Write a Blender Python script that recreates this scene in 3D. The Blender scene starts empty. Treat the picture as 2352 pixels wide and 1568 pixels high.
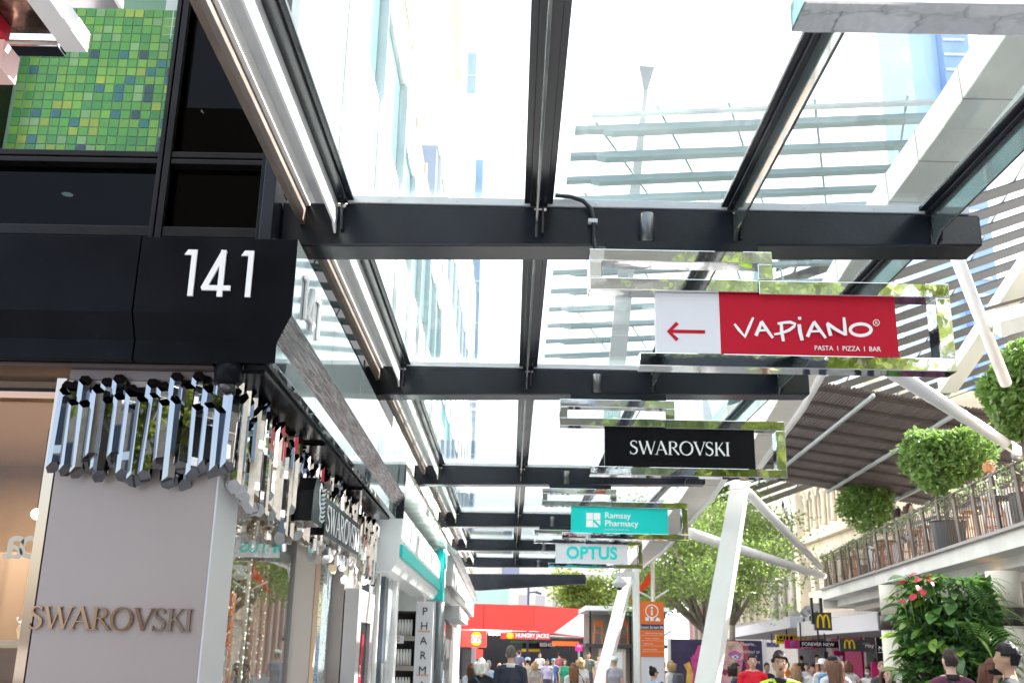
import bpy, bmesh, math, random
import numpy as np
from mathutils import Vector, Matrix, Euler, Quaternion
random.seed(7)
R = math.radians
S = bpy.context.scene
COL = S.collection
# ------------------------------------------------------------------ camera, sky, sun, exposure
cam_d = bpy.data.cameras.new('camera'); cam = bpy.data.objects.new('camera', cam_d); COL.objects.link(cam)
S.camera = cam
AX = np.array([[0.99980916, 0.01919732, -0.00362027], [-0.00199706, 0.28478125, 0.95859045], [0.01943335, -0.95840028, 0.28476524]])
EYE = np.array([0, 0, 1.65])
cam.matrix_world = Matrix(((AX[0][0], -AX[0][1], -AX[0][2], 0), (AX[1][0], -AX[1][1], -AX[1][2], 0), (AX[2][0], -AX[2][1], -AX[2][2], 1.65), (0, 0, 0, 1)))
cam_d.sensor_width = 36; cam_d.lens = 36 * 2400 / 2352; cam_d.clip_start = .05; cam_d.clip_end = 3000
cam_d.dof.use_dof = True; cam_d.dof.focus_distance = 6.5; cam_d.dof.aperture_fstop = 5.0
SUN = Vector((0.68, 0.30, 0.67)).normalized()
W = bpy.data.worlds.new('World'); S.world = W; W.use_nodes = True
nt = W.node_tree; nt.nodes.clear()
out = nt.nodes.new('ShaderNodeOutputWorld'); bg = nt.nodes.new('ShaderNodeBackground'); sky = nt.nodes.new('ShaderNodeTexSky')
sky.sky_type = 'NISHITA'; sky.sun_disc = False; sky.sun_elevation = math.asin(SUN.z); sky.sun_rotation = math.atan2(SUN.x, SUN.y)
sky.dust_density = 4.0; sky.air_density = 1.0
bg.inputs[1].default_value = 0.14
# thin bright cloud veil over the blue
wtc = nt.nodes.new('ShaderNodeTexCoord'); wno = nt.nodes.new('ShaderNodeTexNoise'); wno.inputs['Scale'].default_value = 1.6; wno.inputs['Detail'].default_value = 6
wmr = nt.nodes.new('ShaderNodeMapRange'); wmr.inputs[1].default_value = .35; wmr.inputs[2].default_value = .62; wmr.inputs[3].default_value = .7; wmr.inputs[4].default_value = .98
wmx = nt.nodes.new('ShaderNodeMix'); wmx.data_type = 'RGBA'; wmx.inputs[7].default_value = (4.6, 4.7, 4.85, 1)
nt.links.new(wtc.outputs['Generated'], wno.inputs[0]); nt.links.new(wno.outputs[0], wmr.inputs[0]); # the veil is brightest round the sun and thins out away from it
wdt = nt.nodes.new('ShaderNodeVectorMath'); wdt.operation = 'DOT_PRODUCT'; wdt.inputs[1].default_value = SUN
wm2 = nt.nodes.new('ShaderNodeMapRange'); wm2.inputs[1].default_value = -.35; wm2.inputs[2].default_value = .35; wm2.inputs[3].default_value = .25; wm2.inputs[4].default_value = 1
wmu = nt.nodes.new('ShaderNodeMath'); wmu.operation = 'MULTIPLY'
nt.links.new(wtc.outputs['Generated'], wdt.inputs[0]); nt.links.new(wdt.outputs['Value'], wm2.inputs[0]); nt.links.new(wm2.outputs[0], wmu.inputs[0]); nt.links.new(wmr.outputs[0], wmu.inputs[1])
nt.links.new(wmu.outputs[0], wmx.inputs[0]); nt.links.new(sky.outputs[0], wmx.inputs[6])
nt.links.new(wmx.outputs[2], bg.inputs[0]); nt.links.new(bg.outputs[0], out.inputs[0])
sl = bpy.data.lights.new('sun', 'SUN'); so = bpy.data.objects.new('sun', sl); COL.objects.link(so)
sl.energy = 4.9; sl.angle = R(.53); sl.color = (1, .95, .88); so.rotation_euler = SUN.to_track_quat('Z', 'Y').to_euler()
S.view_settings.view_transform = 'Standard'; S.view_settings.look = 'None'; S.view_settings.gamma = 1
S.view_settings.use_curve_mapping = False; S.view_settings.exposure = 2.32
S.cycles.max_bounces = 9; S.cycles.transparent_max_bounces = 24; S.cycles.glossy_bounces = 5

def pt(u, v, X=None, Y=None, Z=None):
    """survey helper: line of sight (2352-wide survey grid) met with a plane X=, Y= or Z="""
    d = AX @ np.array([u - 1176, v - 784, 2400.])
    t = X / d[0] if X is not None else Y / d[1] if Y is not None else (Z - 1.65) / d[2]
    p = d * t + EYE
    return Vector(p.tolist())

# ------------------------------------------------------------------ materials
MATS = {}
def mat(name, col, rough=.5, metal=0., spec=.5, nz=0., nscale=6., bump=0., bscale=40., coat=0., emit=None, estr=0., trans=0., stretch=None, var=0.):
    if name in MATS: return MATS[name]
    m = bpy.data.materials.new(name); m.use_nodes = True; t = m.node_tree; n = t.nodes; b = n['Principled BSDF']
    b.inputs['Base Color'].default_value = (*col, 1); b.inputs['Roughness'].default_value = rough; b.inputs['Metallic'].default_value = metal
    b.inputs['Specular IOR Level'].default_value = spec; b.inputs['Coat Weight'].default_value = coat
    if emit: b.inputs['Emission Color'].default_value = (*emit, 1); b.inputs['Emission Strength'].default_value = estr
    tc = n.new('ShaderNodeTexCoord')
    src = tc.outputs['Object']
    if stretch:
        mp = n.new('ShaderNodeMapping'); mp.inputs['Scale'].default_value = stretch; t.links.new(src, mp.inputs[0]); src = mp.outputs[0]
    colout = None
    if nz > 0:
        no = n.new('ShaderNodeTexNoise'); no.inputs['Scale'].default_value = nscale; no.inputs['Detail'].default_value = 5; t.links.new(src, no.inputs['Vector'])
        mx = n.new('ShaderNodeMix'); mx.data_type = 'RGBA'
        mx.inputs[6].default_value = (*[c * (1 - nz) for c in col], 1); mx.inputs[7].default_value = (*[min(1, c * (1 + nz)) for c in col], 1)
        cr = n.new('ShaderNodeMapRange'); cr.inputs[1].default_value = .3; cr.inputs[2].default_value = .7
        t.links.new(no.outputs[0], cr.inputs[0]); t.links.new(cr.outputs[0], mx.inputs[0]); colout = mx.outputs[2]
        rr = n.new('ShaderNodeMapRange'); rr.inputs[1].default_value = .3; rr.inputs[2].default_value = .7; rr.inputs[3].default_value = rough * .85; rr.inputs[4].default_value = min(1, rough * 1.25 + .01)
        t.links.new(no.outputs[0], rr.inputs[0]); t.links.new(rr.outputs[0], b.inputs['Roughness'])
    if var > 0:
        oi = n.new('ShaderNodeObjectInfo'); hs = n.new('ShaderNodeHueSaturation')
        mr = n.new('ShaderNodeMapRange'); mr.inputs[3].default_value = 1 - var; mr.inputs[4].default_value = 1 + var
        t.links.new(oi.outputs['Random'], mr.inputs[0]); t.links.new(mr.outputs[0], hs.inputs['Value'])
        if colout: t.links.new(colout, hs.inputs['Color'])
        else: hs.inputs['Color'].default_value = (*col, 1)
        colout = hs.outputs[0]
    if colout: t.links.new(colout, b.inputs['Base Color'])
    if bump > 0:
        n2 = n.new('ShaderNodeTexNoise'); n2.inputs['Scale'].default_value = bscale; n2.inputs['Detail'].default_value = 4; t.links.new(src, n2.inputs['Vector'])
        bp = n.new('ShaderNodeBump'); bp.inputs['Strength'].default_value = bump; bp.inputs['Distance'].default_value = .01
        t.links.new(n2.outputs[0], bp.inputs['Height']); t.links.new(bp.outputs[0], b.inputs['Normal'])
    if trans > 0:
        tr = n.new('ShaderNodeBsdfTranslucent'); ms = n.new('ShaderNodeMixShader'); ms.inputs[0].default_value = trans
        tr.inputs[0].default_value = (*[min(1, c * 1.6) for c in col], 1)
        t.links.new(b.outputs[0], ms.inputs[1]); t.links.new(tr.outputs[0], ms.inputs[2]); t.links.new(ms.outputs[0], n['Material Output'].inputs[0])
    MATS[name] = m; return m
def glass(name, tint, ior=1.5, rough=.0, refl=1., dirt=0.):
    if name in MATS: return MATS[name]
    m = bpy.data.materials.new(name); m.use_nodes = True; t = m.node_tree; n = t.nodes; n.clear()
    o = n.new('ShaderNodeOutputMaterial'); ms = n.new('ShaderNodeMixShader'); tr = n.new('ShaderNodeBsdfTransparent'); gl = n.new('ShaderNodeBsdfGlossy'); lw = n.new('ShaderNodeLayerWeight'); lw.inputs[0].default_value = .5
    f0 = ((ior - 1) / (ior + 1)) ** 2; pw = n.new('ShaderNodeMath'); pw.operation = 'POWER'; pw.inputs[1].default_value = 5; fr = n.new('ShaderNodeMapRange'); fr.inputs[3].default_value = f0; fr.inputs[4].default_value = 1
    t.links.new(lw.outputs['Facing'], pw.inputs[0]); t.links.new(pw.outputs[0], fr.inputs[0])
    tr.inputs[0].default_value = (*tint, 1); gl.inputs['Roughness'].default_value = rough; gl.inputs[0].default_value = (refl, refl, refl, 1)
    t.links.new(fr.outputs[0], ms.inputs[0]); t.links.new(tr.outputs[0], ms.inputs[1]); t.links.new(gl.outputs[0], ms.inputs[2])
    res = ms.outputs[0]
    if dirt > 0:
        tc = n.new('ShaderNodeTexCoord'); no = n.new('ShaderNodeTexNoise'); no.inputs['Scale'].default_value = 3; no.inputs['Detail'].default_value = 8
        mr = n.new('ShaderNodeMapRange'); mr.inputs[1].default_value = .4; mr.inputs[2].default_value = .75; mr.inputs[3].default_value = dirt * .4; mr.inputs[4].default_value = dirt
        df = n.new('ShaderNodeBsdfTranslucent'); df.inputs[0].default_value = (.8, .85, .85, 1); m2 = n.new('ShaderNodeMixShader')
        t.links.new(tc.outputs['Object'], no.inputs[0]); t.links.new(no.outputs[0], mr.inputs[0]); t.links.new(mr.outputs[0], m2.inputs[0])
        t.links.new(res, m2.inputs[1]); t.links.new(df.outputs[0], m2.inputs[2]); res = m2.outputs[0]
    t.links.new(res, o.inputs[0]); MATS[name] = m; return m

M_black = mat('black gloss paint', (.006, .0065, .009), .22, spec=.06, nz=.3, nscale=3, bump=.05, bscale=25)
M_steel = mat('charcoal painted steel', (.011, .014, .021), .2, spec=.42, nz=.25, nscale=2.5, bump=.06, bscale=60)
M_mull = mat('bronze black mullion', (.008, .007, .007), .3, spec=.2, nz=.3)
M_chrome = mat('polished stainless steel', (.82, .83, .84), .025, 1, bump=.10, bscale=3.5, nz=.03)
M_brush = mat('brushed steel', (.30, .31, .33), .28, 1, nz=.35, nscale=3, stretch=(60, 1, 60))
M_alu = mat('white aluminium', (.52, .54, .57), .45, nz=.05)
M_white = mat('white paint', (.80, .80, .79), .4, nz=.04, nscale=2)
M_offwhite = mat('warm off white paint', (.74, .70, .64), .5, nz=.06, nscale=1.5)
M_cream = mat('cream render', (.70, .66, .56), .7, nz=.1, nscale=2.5)
M_digit = mat('white enamel numerals', (.82, .80, .80), .35)
M_zinc = mat('zinc bolt', (.62, .6, .56), .35, 1)
M_glass = glass('clear canopy glass', (.90, .95, .945), 1.45, 0, 1, .012)
M_wglass = glass('shop window glass', (.90, .88, .84), 1.5, 0, .45)
M_dglass = glass('dark tinted glass', (.05, .065, .07), 1.5, .0, .2)
M_mglass = glass('mosaic pane glass', (.92, .95, .94), 1.5, .0, .3)
M_sglass = glass('shop glass', (.90, .92, .90), 1.7, .0, 1.)
M_pillar = mat('satin mauve panel', (.315, .268, .258), .33, .25, nz=.05, nscale=1.2)
M_crystal = mat('mirror crystal', (.26, .26, .27), .015, 1)
M_bronze = mat('bronze chrome letter', (.40, .27, .19), .1, 1)
M_red = mat('red sign print', (.46, .003, .022), .5, spec=.25)
M_panelw = mat('white sign face', (.70, .69, .74), .3)
M_panelb = mat('black sign face', (.006, .006, .008), .25, spec=.2)
M_teal = mat('teal sign face', (.0, .60, .56), .35)
M_tealtxt = mat('turquoise print', (.0, .62, .60), .4)
M_wtxt = mat('white print', (.85, .85, .86), .4)
M_brown = mat('brown timber slat', (.062, .046, .042), .55, nz=.3, nscale=3, var=.25)
M_lou = mat('dark zinc louvre', (.035, .042, .046), .35, nz=.2, var=.12)
M_tube = mat('grey steel tube', (.38, .42, .43), .4, .5)
M_bronzep = mat('bronze balustrade paint', (.10, .075, .058), .45, nz=.2)
M_wood = mat('stool timber', (.50, .20, .07), .4, nz=.35, nscale=8, stretch=(1, 1, .2))
M_leaf = mat('broad leaf', (.14, .28, .05), .3, nz=.4, nscale=5, trans=.35, var=.3)
M_leafd = mat('tree leaf', (.16, .235, .055), .4, nz=.45, nscale=1.2, trans=.4)
M_leafy = mat('yellow green leaf', (.20, .25, .05), .45, nz=.4, nscale=1.2, trans=.45)
M_top = mat('topiary leaf', (.13, .22, .05), .25, nz=.5, nscale=3, trans=.35)
M_bark = mat('grey bark', (.20, .165, .135), .85, nz=.35, nscale=6, bump=.5, bscale=25)
M_anth = mat('red spathe', (.55, .02, .05), .25, trans=.25, var=.2)
M_orange = mat('orange sign face', (.80, .16, .02), .4)
M_redfascia = mat('red fascia', (.80, .045, .03), .45, nz=.04, nscale=1)
M_rubber = mat('black conduit', (.01, .01, .011), .45)
M_grey = mat('grey composite', (.30, .30, .31), .4, nz=.08)
M_dark = mat('dark interior', (.02, .02, .024), .5, nz=.3)
M_teali = mat('pale teal cladding', (.30, .50, .52), .25, nz=.15, nscale=2)
M_paleb = mat('pale blue curtain wall', (.26, .37, .52), .2, nz=.06, nscale=.2)
M_pink = mat('magenta sign', (.42, .0, .10), .4)
M_navy = mat('navy print', (.03, .04, .10), .4)
M_yel = mat('yellow sign face', (.85, .58, .0), .4)
M_lamp = mat('lit lamp glass', (1, .9, .75), .4, emit=(1, .86, .66), estr=9)
M_lampw = mat('lit downlight lens', (1, 1, .95), .4, emit=(1, .97, .9), estr=6)

# ------------------------------------------------------------------ mesh builders
class MB:
    def __init__(s): s.v = []; s.f = []; s.m = []
    def add(s, vs, fs, mi=0):
        o = len(s.v); s.v += [tuple(v) for v in vs]; s.f += [tuple(i + o for i in f) for f in fs]; s.m += [mi] * len(fs); return s
    def box(s, x0, x1, y0, y1, z0, z1, mi=0):
        vs = [(x, y, z) for z in (z0, z1) for y in (y0, y1) for x in (x0, x1)]
        return s.add(vs, [(0, 2, 3, 1), (4, 5, 7, 6), (0, 1, 5, 4), (2, 6, 7, 3), (0, 4, 6, 2), (1, 3, 7, 5)], mi)
    def hexa(s, a, b, mi=0):
        """two quads joined"""
        return s.add(list(a) + list(b), [(3, 2, 1, 0), (4, 5, 6, 7), (0, 1, 5, 4), (1, 2, 6, 5), (2, 3, 7, 6), (3, 0, 4, 7)], mi)
    def beam(s, p0, p1, w, h, up=(0, 0, 1), w1=None, h1=None, mi=0):
        p0 = Vector(p0); p1 = Vector(p1); d = (p1 - p0).normalized(); r = d.cross(Vector(up)).normalized(); u = r.cross(d)
        w1 = w if w1 is None else w1; h1 = h if h1 is None else h1
        q = lambda p, w, h: [p - r * w / 2 - u * h / 2, p + r * w / 2 - u * h / 2, p + r * w / 2 + u * h / 2, p - r * w / 2 + u * h / 2]
        return s.hexa(q(p0, w, h), q(p1, w1, h1), mi)
    def tube(s, pts, r, n=8, caps=True, mi=0):
        pts = [Vector(p) for p in pts]; k = len(pts); rs = r if isinstance(r, (list, tuple)) else [r] * k
        vs = []; fs = []; ref = None
        for i, p in enumerate(pts):
            d = (pts[min(i + 1, k - 1)] - pts[max(i - 1, 0)]).normalized()
            if ref is None: ref = Vector((0, 0, 1)) if abs(d.z) < .9 else Vector((1, 0, 0))
            a = d.cross(ref).normalized(); b = d.cross(a); ref = a.cross(d) if a.length else ref
            for j in range(n):
                t = 2 * math.pi * j / n; vs.append(p + (a * math.cos(t) + b * math.sin(t)) * rs[i])
        for i in range(k - 1):
            for j in range(n): fs.append((i * n + j, i * n + (j + 1) % n, (i + 1) * n + (j + 1) % n, (i + 1) * n + j))
        if caps: fs.append(tuple(range(n))[::-1]); fs.append(tuple((k - 1) * n + j for j in range(n)))
        return s.add(vs, fs, mi)
    def prism(s, poly, o, r, u, depth, mi=0):
        """2-d outline (any orientation) in plane o + a*r + b*u, extruded along -n by depth; front face towards n = r x u"""
        o = Vector(o); r = Vector(r); u = Vector(u); n = r.cross(u).normalized(); k = len(poly)
        area = sum(poly[i][0] * poly[(i + 1) % k][1] - poly[(i + 1) % k][0] * poly[i][1] for i in range(k))
        if area < 0: poly = poly[::-1]
        a = [o + r * x + u * y for x, y in poly]; b = [p - n * depth for p in a]
        return s.add(a + b, [tuple(range(k)), tuple(range(2 * k - 1, k - 1, -1))] + [(i, k + i, k + (i + 1) % k, (i + 1) % k) for i in range(k)], mi)
    def ribbon(s, pts, wd, o, r, u, depth, mi=0):
        pts = [Vector((p[0], p[1])) for p in pts]; k = len(pts); wd = wd if isinstance(wd, (list, tuple)) else [wd] * k
        L = []; Rr = []
        for i, p in enumerate(pts):
            d = (pts[min(i + 1, k - 1)] - pts[max(i - 1, 0)]).normalized(); nn = Vector((-d.y, d.x)); L.append(p + nn * wd[i] / 2); Rr.append(p - nn * wd[i] / 2)
        o = Vector(o); r = Vector(r); u = Vector(u); n = r.cross(u).normalized()
        f = lambda q: o + r * q.x + u * q.y
        vs = [f(q) for q in L] + [f(q) for q in Rr]; vs += [v - n * depth for v in vs]; K = 2 * k; fs = []
        for i in range(k - 1):
            fs += [(i, k + i, k + i + 1, i + 1), (K + i, K + i + 1, K + k + i + 1, K + k + i), (i, i + 1, K + i + 1, K + i), (k + i, K + k + i, K + k + i + 1, k + i + 1)]
        fs += [(0, K, K + k, k), (k - 1, 2 * k - 1, K + 2 * k - 1, K + k - 1)]
        return s.add(vs, fs, mi)
    def ball(s, c, r, seg=12, ring=8, mi=0):
        c = Vector(c); r = (r, r, r) if not isinstance(r, (tuple, list)) else r; vs = [c + Vector((0, 0, r[2]))]; fs = []
        for i in range(1, ring):
            a = math.pi * i / ring
            for j in range(seg):
                b = 2 * math.pi * j / seg; vs.append(c + Vector((r[0] * math.sin(a) * math.cos(b), r[1] * math.sin(a) * math.sin(b), r[2] * math.cos(a))))
        vs.append(c - Vector((0, 0, r[2]))); e = len(vs) - 1
        for j in range(seg):
            fs.append((0, 1 + j, 1 + (j + 1) % seg)); fs.append((e, 1 + (ring - 2) * seg + (j + 1) % seg, 1 + (ring - 2) * seg + j))
            for i in range(ring - 2): fs.append((1 + i * seg + j, 1 + (i + 1) * seg + j, 1 + (i + 1) * seg + (j + 1) % seg, 1 + i * seg + (j + 1) % seg))
        return s.add(vs, fs, mi)
    def lathe(s, c, prof, n=16, mi=0):
        c = Vector(c); vs = []; fs = []; k = len(prof)
        for r, z in prof:
            for j in range(n): t = 2 * math.pi * j / n; vs.append(c + Vector((r * math.cos(t), r * math.sin(t), z)))
        for i in range(k - 1):
            for j in range(n): fs.append((i * n + j, i * n + (j + 1) % n, (i + 1) * n + (j + 1) % n, (i + 1) * n + j))
        fs.append(tuple(range(n))[::-1]); fs.append(tuple((k - 1) * n + j for j in range(n)))
        return s.add(vs, fs, mi)
WL = {}
def wl(o): return WL.get(o.name, Vector((0, 0, 0)))
def mesh_from(name, mb, mats, smooth=False):
    me = bpy.data.meshes.new(name); me.from_pydata([tuple(v) for v in mb.v], [], mb.f)
    for m in (mats if isinstance(mats, (list, tuple)) else [mats]): me.materials.append(m)
    if any(mb.m): me.polygons.foreach_set('material_index', mb.m)
    if smooth: me.polygons.foreach_set('use_smooth', [True] * len(me.polygons))
    me.update(); return me
def obj(name, mb, mats, parent=None, smooth=False, bev=0., local=False, kind=None, fix=True):
    off = wl(parent) if (parent and not local) else Vector((0, 0, 0))
    if off.length: 
        mb.v = [(v[0] - off.x, v[1] - off.y, v[2] - off.z) for v in mb.v]
    me = mesh_from(name, mb, mats, smooth)
    if fix:
        bm = bmesh.new(); bm.from_mesh(me); bmesh.ops.recalc_face_normals(bm, faces=bm.faces); bm.to_mesh(me); bm.free()
    o = bpy.data.objects.new(name, me); COL.objects.link(o)
    if parent: o.parent = parent; WL[o.name] = off if not local else Vector((0, 0, 0))
    if bev:
        b = o.modifiers.new('bevel', 'BEVEL'); b.width = bev; b.segments = 2; b.limit_method = 'ANGLE'; b.angle_limit = R(35)
    if kind: o['kind'] = kind
    return o
def tag(o, label, cat, group=None):
    o['label'] = label; o['category'] = cat
    if group: o['group'] = group
    return o
def thing(name, label, cat, loc=(0, 0, 0), group=None):
    o = bpy.data.objects.new(name, None); COL.objects.link(o); o.location = loc; o.empty_display_size = .1; WL[o.name] = Vector(loc)
    return tag(o, label, cat, group)
def struct(name, mb, m, **k): o = obj(name, mb, m, **k); o['kind'] = 'structure'; return o
def dup(root, loc=None, rotz=None, label=None, group=None, scale=None):
    r = root.copy(); COL.objects.link(r)
    if loc is not None: r.location = loc
    if rotz is not None: r.rotation_euler = (0, 0, rotz)
    if scale is not None: r.scale = scale
    if label: r['label'] = label
    if group: r['group'] = group
    for ch in list(root.children):
        c = ch.copy(); COL.objects.link(c); c.parent = r
        for g in list(ch.children):
            d = g.copy(); COL.objects.link(d); d.parent = c
    return r
def inst(o, loc, parent, rot=None, scale=None):
    c = o.copy(); COL.objects.link(c); c.parent = parent; c.location = Vector(loc) - wl(parent)
    if rot is not None: c.rotation_euler = rot
    if scale is not None: c.scale = scale
    return c
def text(s, size, o, r, u, mat_, parent, name='lettering', depth=.002, bold=0., align='LEFT', squash=1., label=None, fit=None):
    """flat lettering; cap height = size, baseline start at o, running along r, up along u"""
    cu = bpy.data.curves.new('t', 'FONT'); cu.body = s; cu.size = size / .70; cu.align_x = align; cu.extrude = depth / 2; cu.offset = bold * size; cu.resolution_u = 3
    tmp = bpy.data.objects.new('t', cu); COL.objects.link(tmp)
    me = bpy.data.meshes.new_from_object(tmp.evaluated_get(bpy.context.evaluated_depsgraph_get()))
    bpy.data.objects.remove(tmp); bpy.data.curves.remove(cu)
    r = Vector(r).normalized(); u = Vector(u).normalized(); n = r.cross(u); off = wl(parent); o = Vector(o) - off
    if fit: squash = fit / max(1e-6, max(v.co.x for v in me.vertices) - min(v.co.x for v in me.vertices))
    Mx = Matrix(((r.x * squash, u.x, n.x, o.x), (r.y * squash, u.y, n.y, o.y), (r.z * squash, u.z, n.z, o.z), (0, 0, 0, 1)))
    me.transform(Mx); me.materials.clear(); me.materials.append(mat_); me.name = name
    ob = bpy.data.objects.new(name, me); COL.objects.link(ob); ob.parent = parent; WL[ob.name] = off
    if label: ob['label'] = label
    return ob
RX = Vector((1, 0, 0)); RY = Vector((0, 1, 0)); UZ = Vector((0, 0, 1)); NY = Vector((0, -1, 0))
def arc(cx, cy, rx, ry, a0, a1, n=14): return [(cx + rx * math.cos(R(a0 + (a1 - a0) * i / n)), cy + ry * math.sin(R(a0 + (a1 - a0) * i / n))) for i in range(n + 1)]
T_, t_ = .135, .05
def sw_glyphs():
    """roman capitals as strokes: (points, widths), cap height 1, with advance"""
    ser = lambda x, y, w=.26: ([(x - w / 2, y), (x + w / 2, y)], .035)
    g = {}
    sp = arc(.27, .755, .21, .225, 35, 180, 9) + arc(.27, .50, .21, .06, 180, 250, 2)
    sp = [(.47, .86), (.40, .95), (.28, .985), (.15, .94), (.085, .82), (.11, .68), (.22, .585), (.36, .50), (.47, .40), (.49, .25), (.42, .09), (.28, .015), (.14, .045), (.05, .17)]
    g['S'] = ([(sp, [.05, .055, .06, .07, .10, .12, .13, .135, .13, .12, .10, .07, .06, .05]), ([(.47, .98), (.47, .78)], .03), ([(.045, .24), (.05, .02)], .03)], .58)
    g['W'] = ([([(.08, .98), (.36, .02)], T_), ([(.36, .02), (.62, .98)], t_), ([(.56, .98), (.84, .02)], T_), ([(.84, .02), (1.10, .98)], t_), ser(.10, .98), ser(.58, .98), ser(1.10, .98, .2)], 1.10)
    g['A'] = ([([(.10, .02), (.42, 1.0)], t_), ([(.40, 1.0), (.76, .02)], T_), ([(.22, .36), (.60, .36)], .045), ser(.10, .02, .22), ser(.76, .02)], .84)
    g['R'] = ([([(.16, .02), (.16, .98)], T_), ([(.16, .965)] + arc(.34, .745, .24, .22, 90, -90, 10) + [(.16, .525)], [.04] + [.04, .05, .08, .11, .125, .13, .125, .11, .08, .05, .04] + [.04]), ([(.34, .53), (.74, .02)], [.09, .13]), ser(.16, .02), ser(.10, .98, .18), ser(.76, .02, .18)], .78)
    oc = [(.46 + .40 * math.cos(a) , .5 + .485 * math.sin(a)) for a in [2 * math.pi * i / 28 for i in range(29)]]
    g['O'] = ([(oc, [.05 + .085 * abs(math.cos(2 * math.pi * i / 28 + .25)) for i in range(29)])], .95)
    g['V'] = ([([(.08, .98), (.42, .02)], T_), ([(.40, .02), (.72, .98)], t_), ser(.10, .98), ser(.72, .98, .2)], .76)
    g['K'] = ([([(.16, .02), (.16, .98)], T_), ([(.22, .45), (.60, .98)], t_), ([(.32, .58), (.70, .02)], T_), ser(.16, .02), ser(.16, .98), ser(.60, .98, .2), ser(.70, .02)], .74)
    g['I'] = ([([(.16, .02), (.16, .98)], T_), ser(.16, .02), ser(.16, .98)], .34)
    return g
GL = sw_glyphs()
def serif_word(word, width, height, o, r, u, m, parent, depth, name='letter', pieces=True):
    tot = sum(GL[c][1] for c in word); x = 0; sx = width / tot; o = Vector(o); r = Vector(r); u = Vector(u); n = r.cross(u).normalized(); allmb = MB()
    for c in word:
        mb = MB() if pieces else allmb
        for k, (pts, wd) in enumerate(GL[c][0]):
            w = wd if isinstance(wd, list) else [wd] * len(pts)
            mb.ribbon([((x + p[0]) * sx, p[1] * height) for p in pts], [q * (sx + height) / 2 for q in w], o - n * .0006 * k, r, u, depth)
        if pieces: obj(name, mb, m, parent)
        x += GL[c][1]
    if not pieces: obj(name, allmb, m, parent)
# ------------------------------------------------------------------ ground
def paver_mat():
    m = bpy.data.materials.new('grey granite pavers'); m.use_nodes = True; t = m.node_tree; n = t.nodes; b = n['Principled BSDF']
    tc = n.new('ShaderNodeTexCoord'); br = n.new('ShaderNodeTexBrick'); br.inputs['Scale'].default_value = 1.0; br.inputs['Color1'].default_value = (.27, .27, .275, 1); br.inputs['Color2'].default_value = (.34, .335, .34, 1); br.inputs['Mortar'].default_value = (.06, .06, .06, 1)
    br.inputs['Mortar Size'].default_value = .008; br.inputs['Brick Width'].default_value = .6; br.inputs['Row Height'].default_value = .4
    no = n.new('ShaderNodeTexNoise'); no.inputs['Scale'].default_value = 18; mx = n.new('ShaderNodeMix'); mx.data_type = 'RGBA'; mx.blend_type = 'MULTIPLY'; mx.inputs[0].default_value = .6
    t.links.new(tc.outputs['Object'], br.inputs[0]); t.links.new(tc.outputs['Object'], no.inputs[0]); t.links.new(br.outputs[0], mx.inputs[6]); t.links.new(no.outputs[0], mx.inputs[7]); t.links.new(mx.outputs[2], b.inputs['Base Color']); b.inputs['Roughness'].default_value = .6
    return m
struct('pavement', MB().add([(-400, -300, 0), (400, -300, 0), (400, 900, 0), (-400, 900, 0)], [(0, 1, 2, 3)]), paver_mat())

# ------------------------------------------------------------------ corner building with the black canopy
CB = thing('corner_building', 'black corner building with dark glazing above a shopfront, at the left', 'building', (-2.2, 5.5, 0))
obj('wall', MB().box(-4.6, -1.5, 8.2, 8.4, 0, 3.0).box(-4.6, -4.5, 5.5, 12.2, 0, 8), mat('interior beige', (.40, .28, .19), .7, nz=.1), CB)
obj('ceiling', MB().box(-4.5, -1.55, 5.62, 8.2, 2.98, 3.06), mat('shop ceiling', (.55, .43, .33), .6), CB)
obj('floor_slab', MB().box(-4.6, -1.5, 5.62, 12.2, 3.07, 3.7), M_dark, CB)
fr = MB()
for x0, x1 in ((-3.12, -3.04), (-2.055, -2.03), (-2.02, -1.985), (-1.46, -1.43)): fr.box(x0, x1, 5.40, 5.56, 3.72, 8.2)
fr.box(-2.055, -1.985, 5.44, 5.56, 3.72, 8.2)
obj('mullion', fr, M_mull, CB, bev=.004)
f2 = MB()
for z0, z1 in ((4.275, 4.305), (4.315, 4.35), (3.83, 3.89)):
    for x0, x1 in ((-3.04, -2.058), (-1.985, -1.46)): f2.box(x0, x1, 5.415, 5.555, z0, z1)
obj('transom', f2, M_mull, CB, bev=.004)
for (x0, x1, z0, z1, m) in ((-3.03, -2.06, 4.352, 8.1, M_mglass), (-3.03, -2.06, 3.892, 4.273, M_dglass), (-1.983, -1.462, 4.352, 8.1, M_dglass), (-1.983, -1.462, 3.892, 4.273, M_dglass)):
    p = obj('window_pane', MB().box(x0, x1, 5.49, 5.50, z0, z1), m, CB)
obj('side_glazing', MB().box(-1.46, -1.44, 5.57, 12.2, 3.72, 5.2), M_dglass, CB)
M_tglass = mat('teal vision glass', (.13, .27, .30), .2, spec=.4, nz=.12, nscale=.6); M_orl = mat('pale orange edge', (.75, .34, .16), .5)
for nm_, z0, z1, dx, m_ in (('spandrel', 5.2, 7.05, 0, M_white), ('glass_band', 7.052, 8.4, .05, M_tglass), ('spandrel', 8.402, 9.28, 0, M_white), ('cornice', 9.282, 9.48, -.02, M_orl)): obj(nm_, MB().box(-2.2, -1.45 - dx, 5.6, 12.2, z0, z1), m_, CB)
for y_ in (7.6, 9.6, 11.6): obj('glass_fin', MB().box(-1.50, -1.40, y_ - .015, y_ + .015, 5.3, 9.2), M_alu, CB)
obj('corner_post', MB().box(-1.43, -1.36, 5.36, 5.56, 3.72, 9.3), M_steel, CB, bev=.005)
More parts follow.
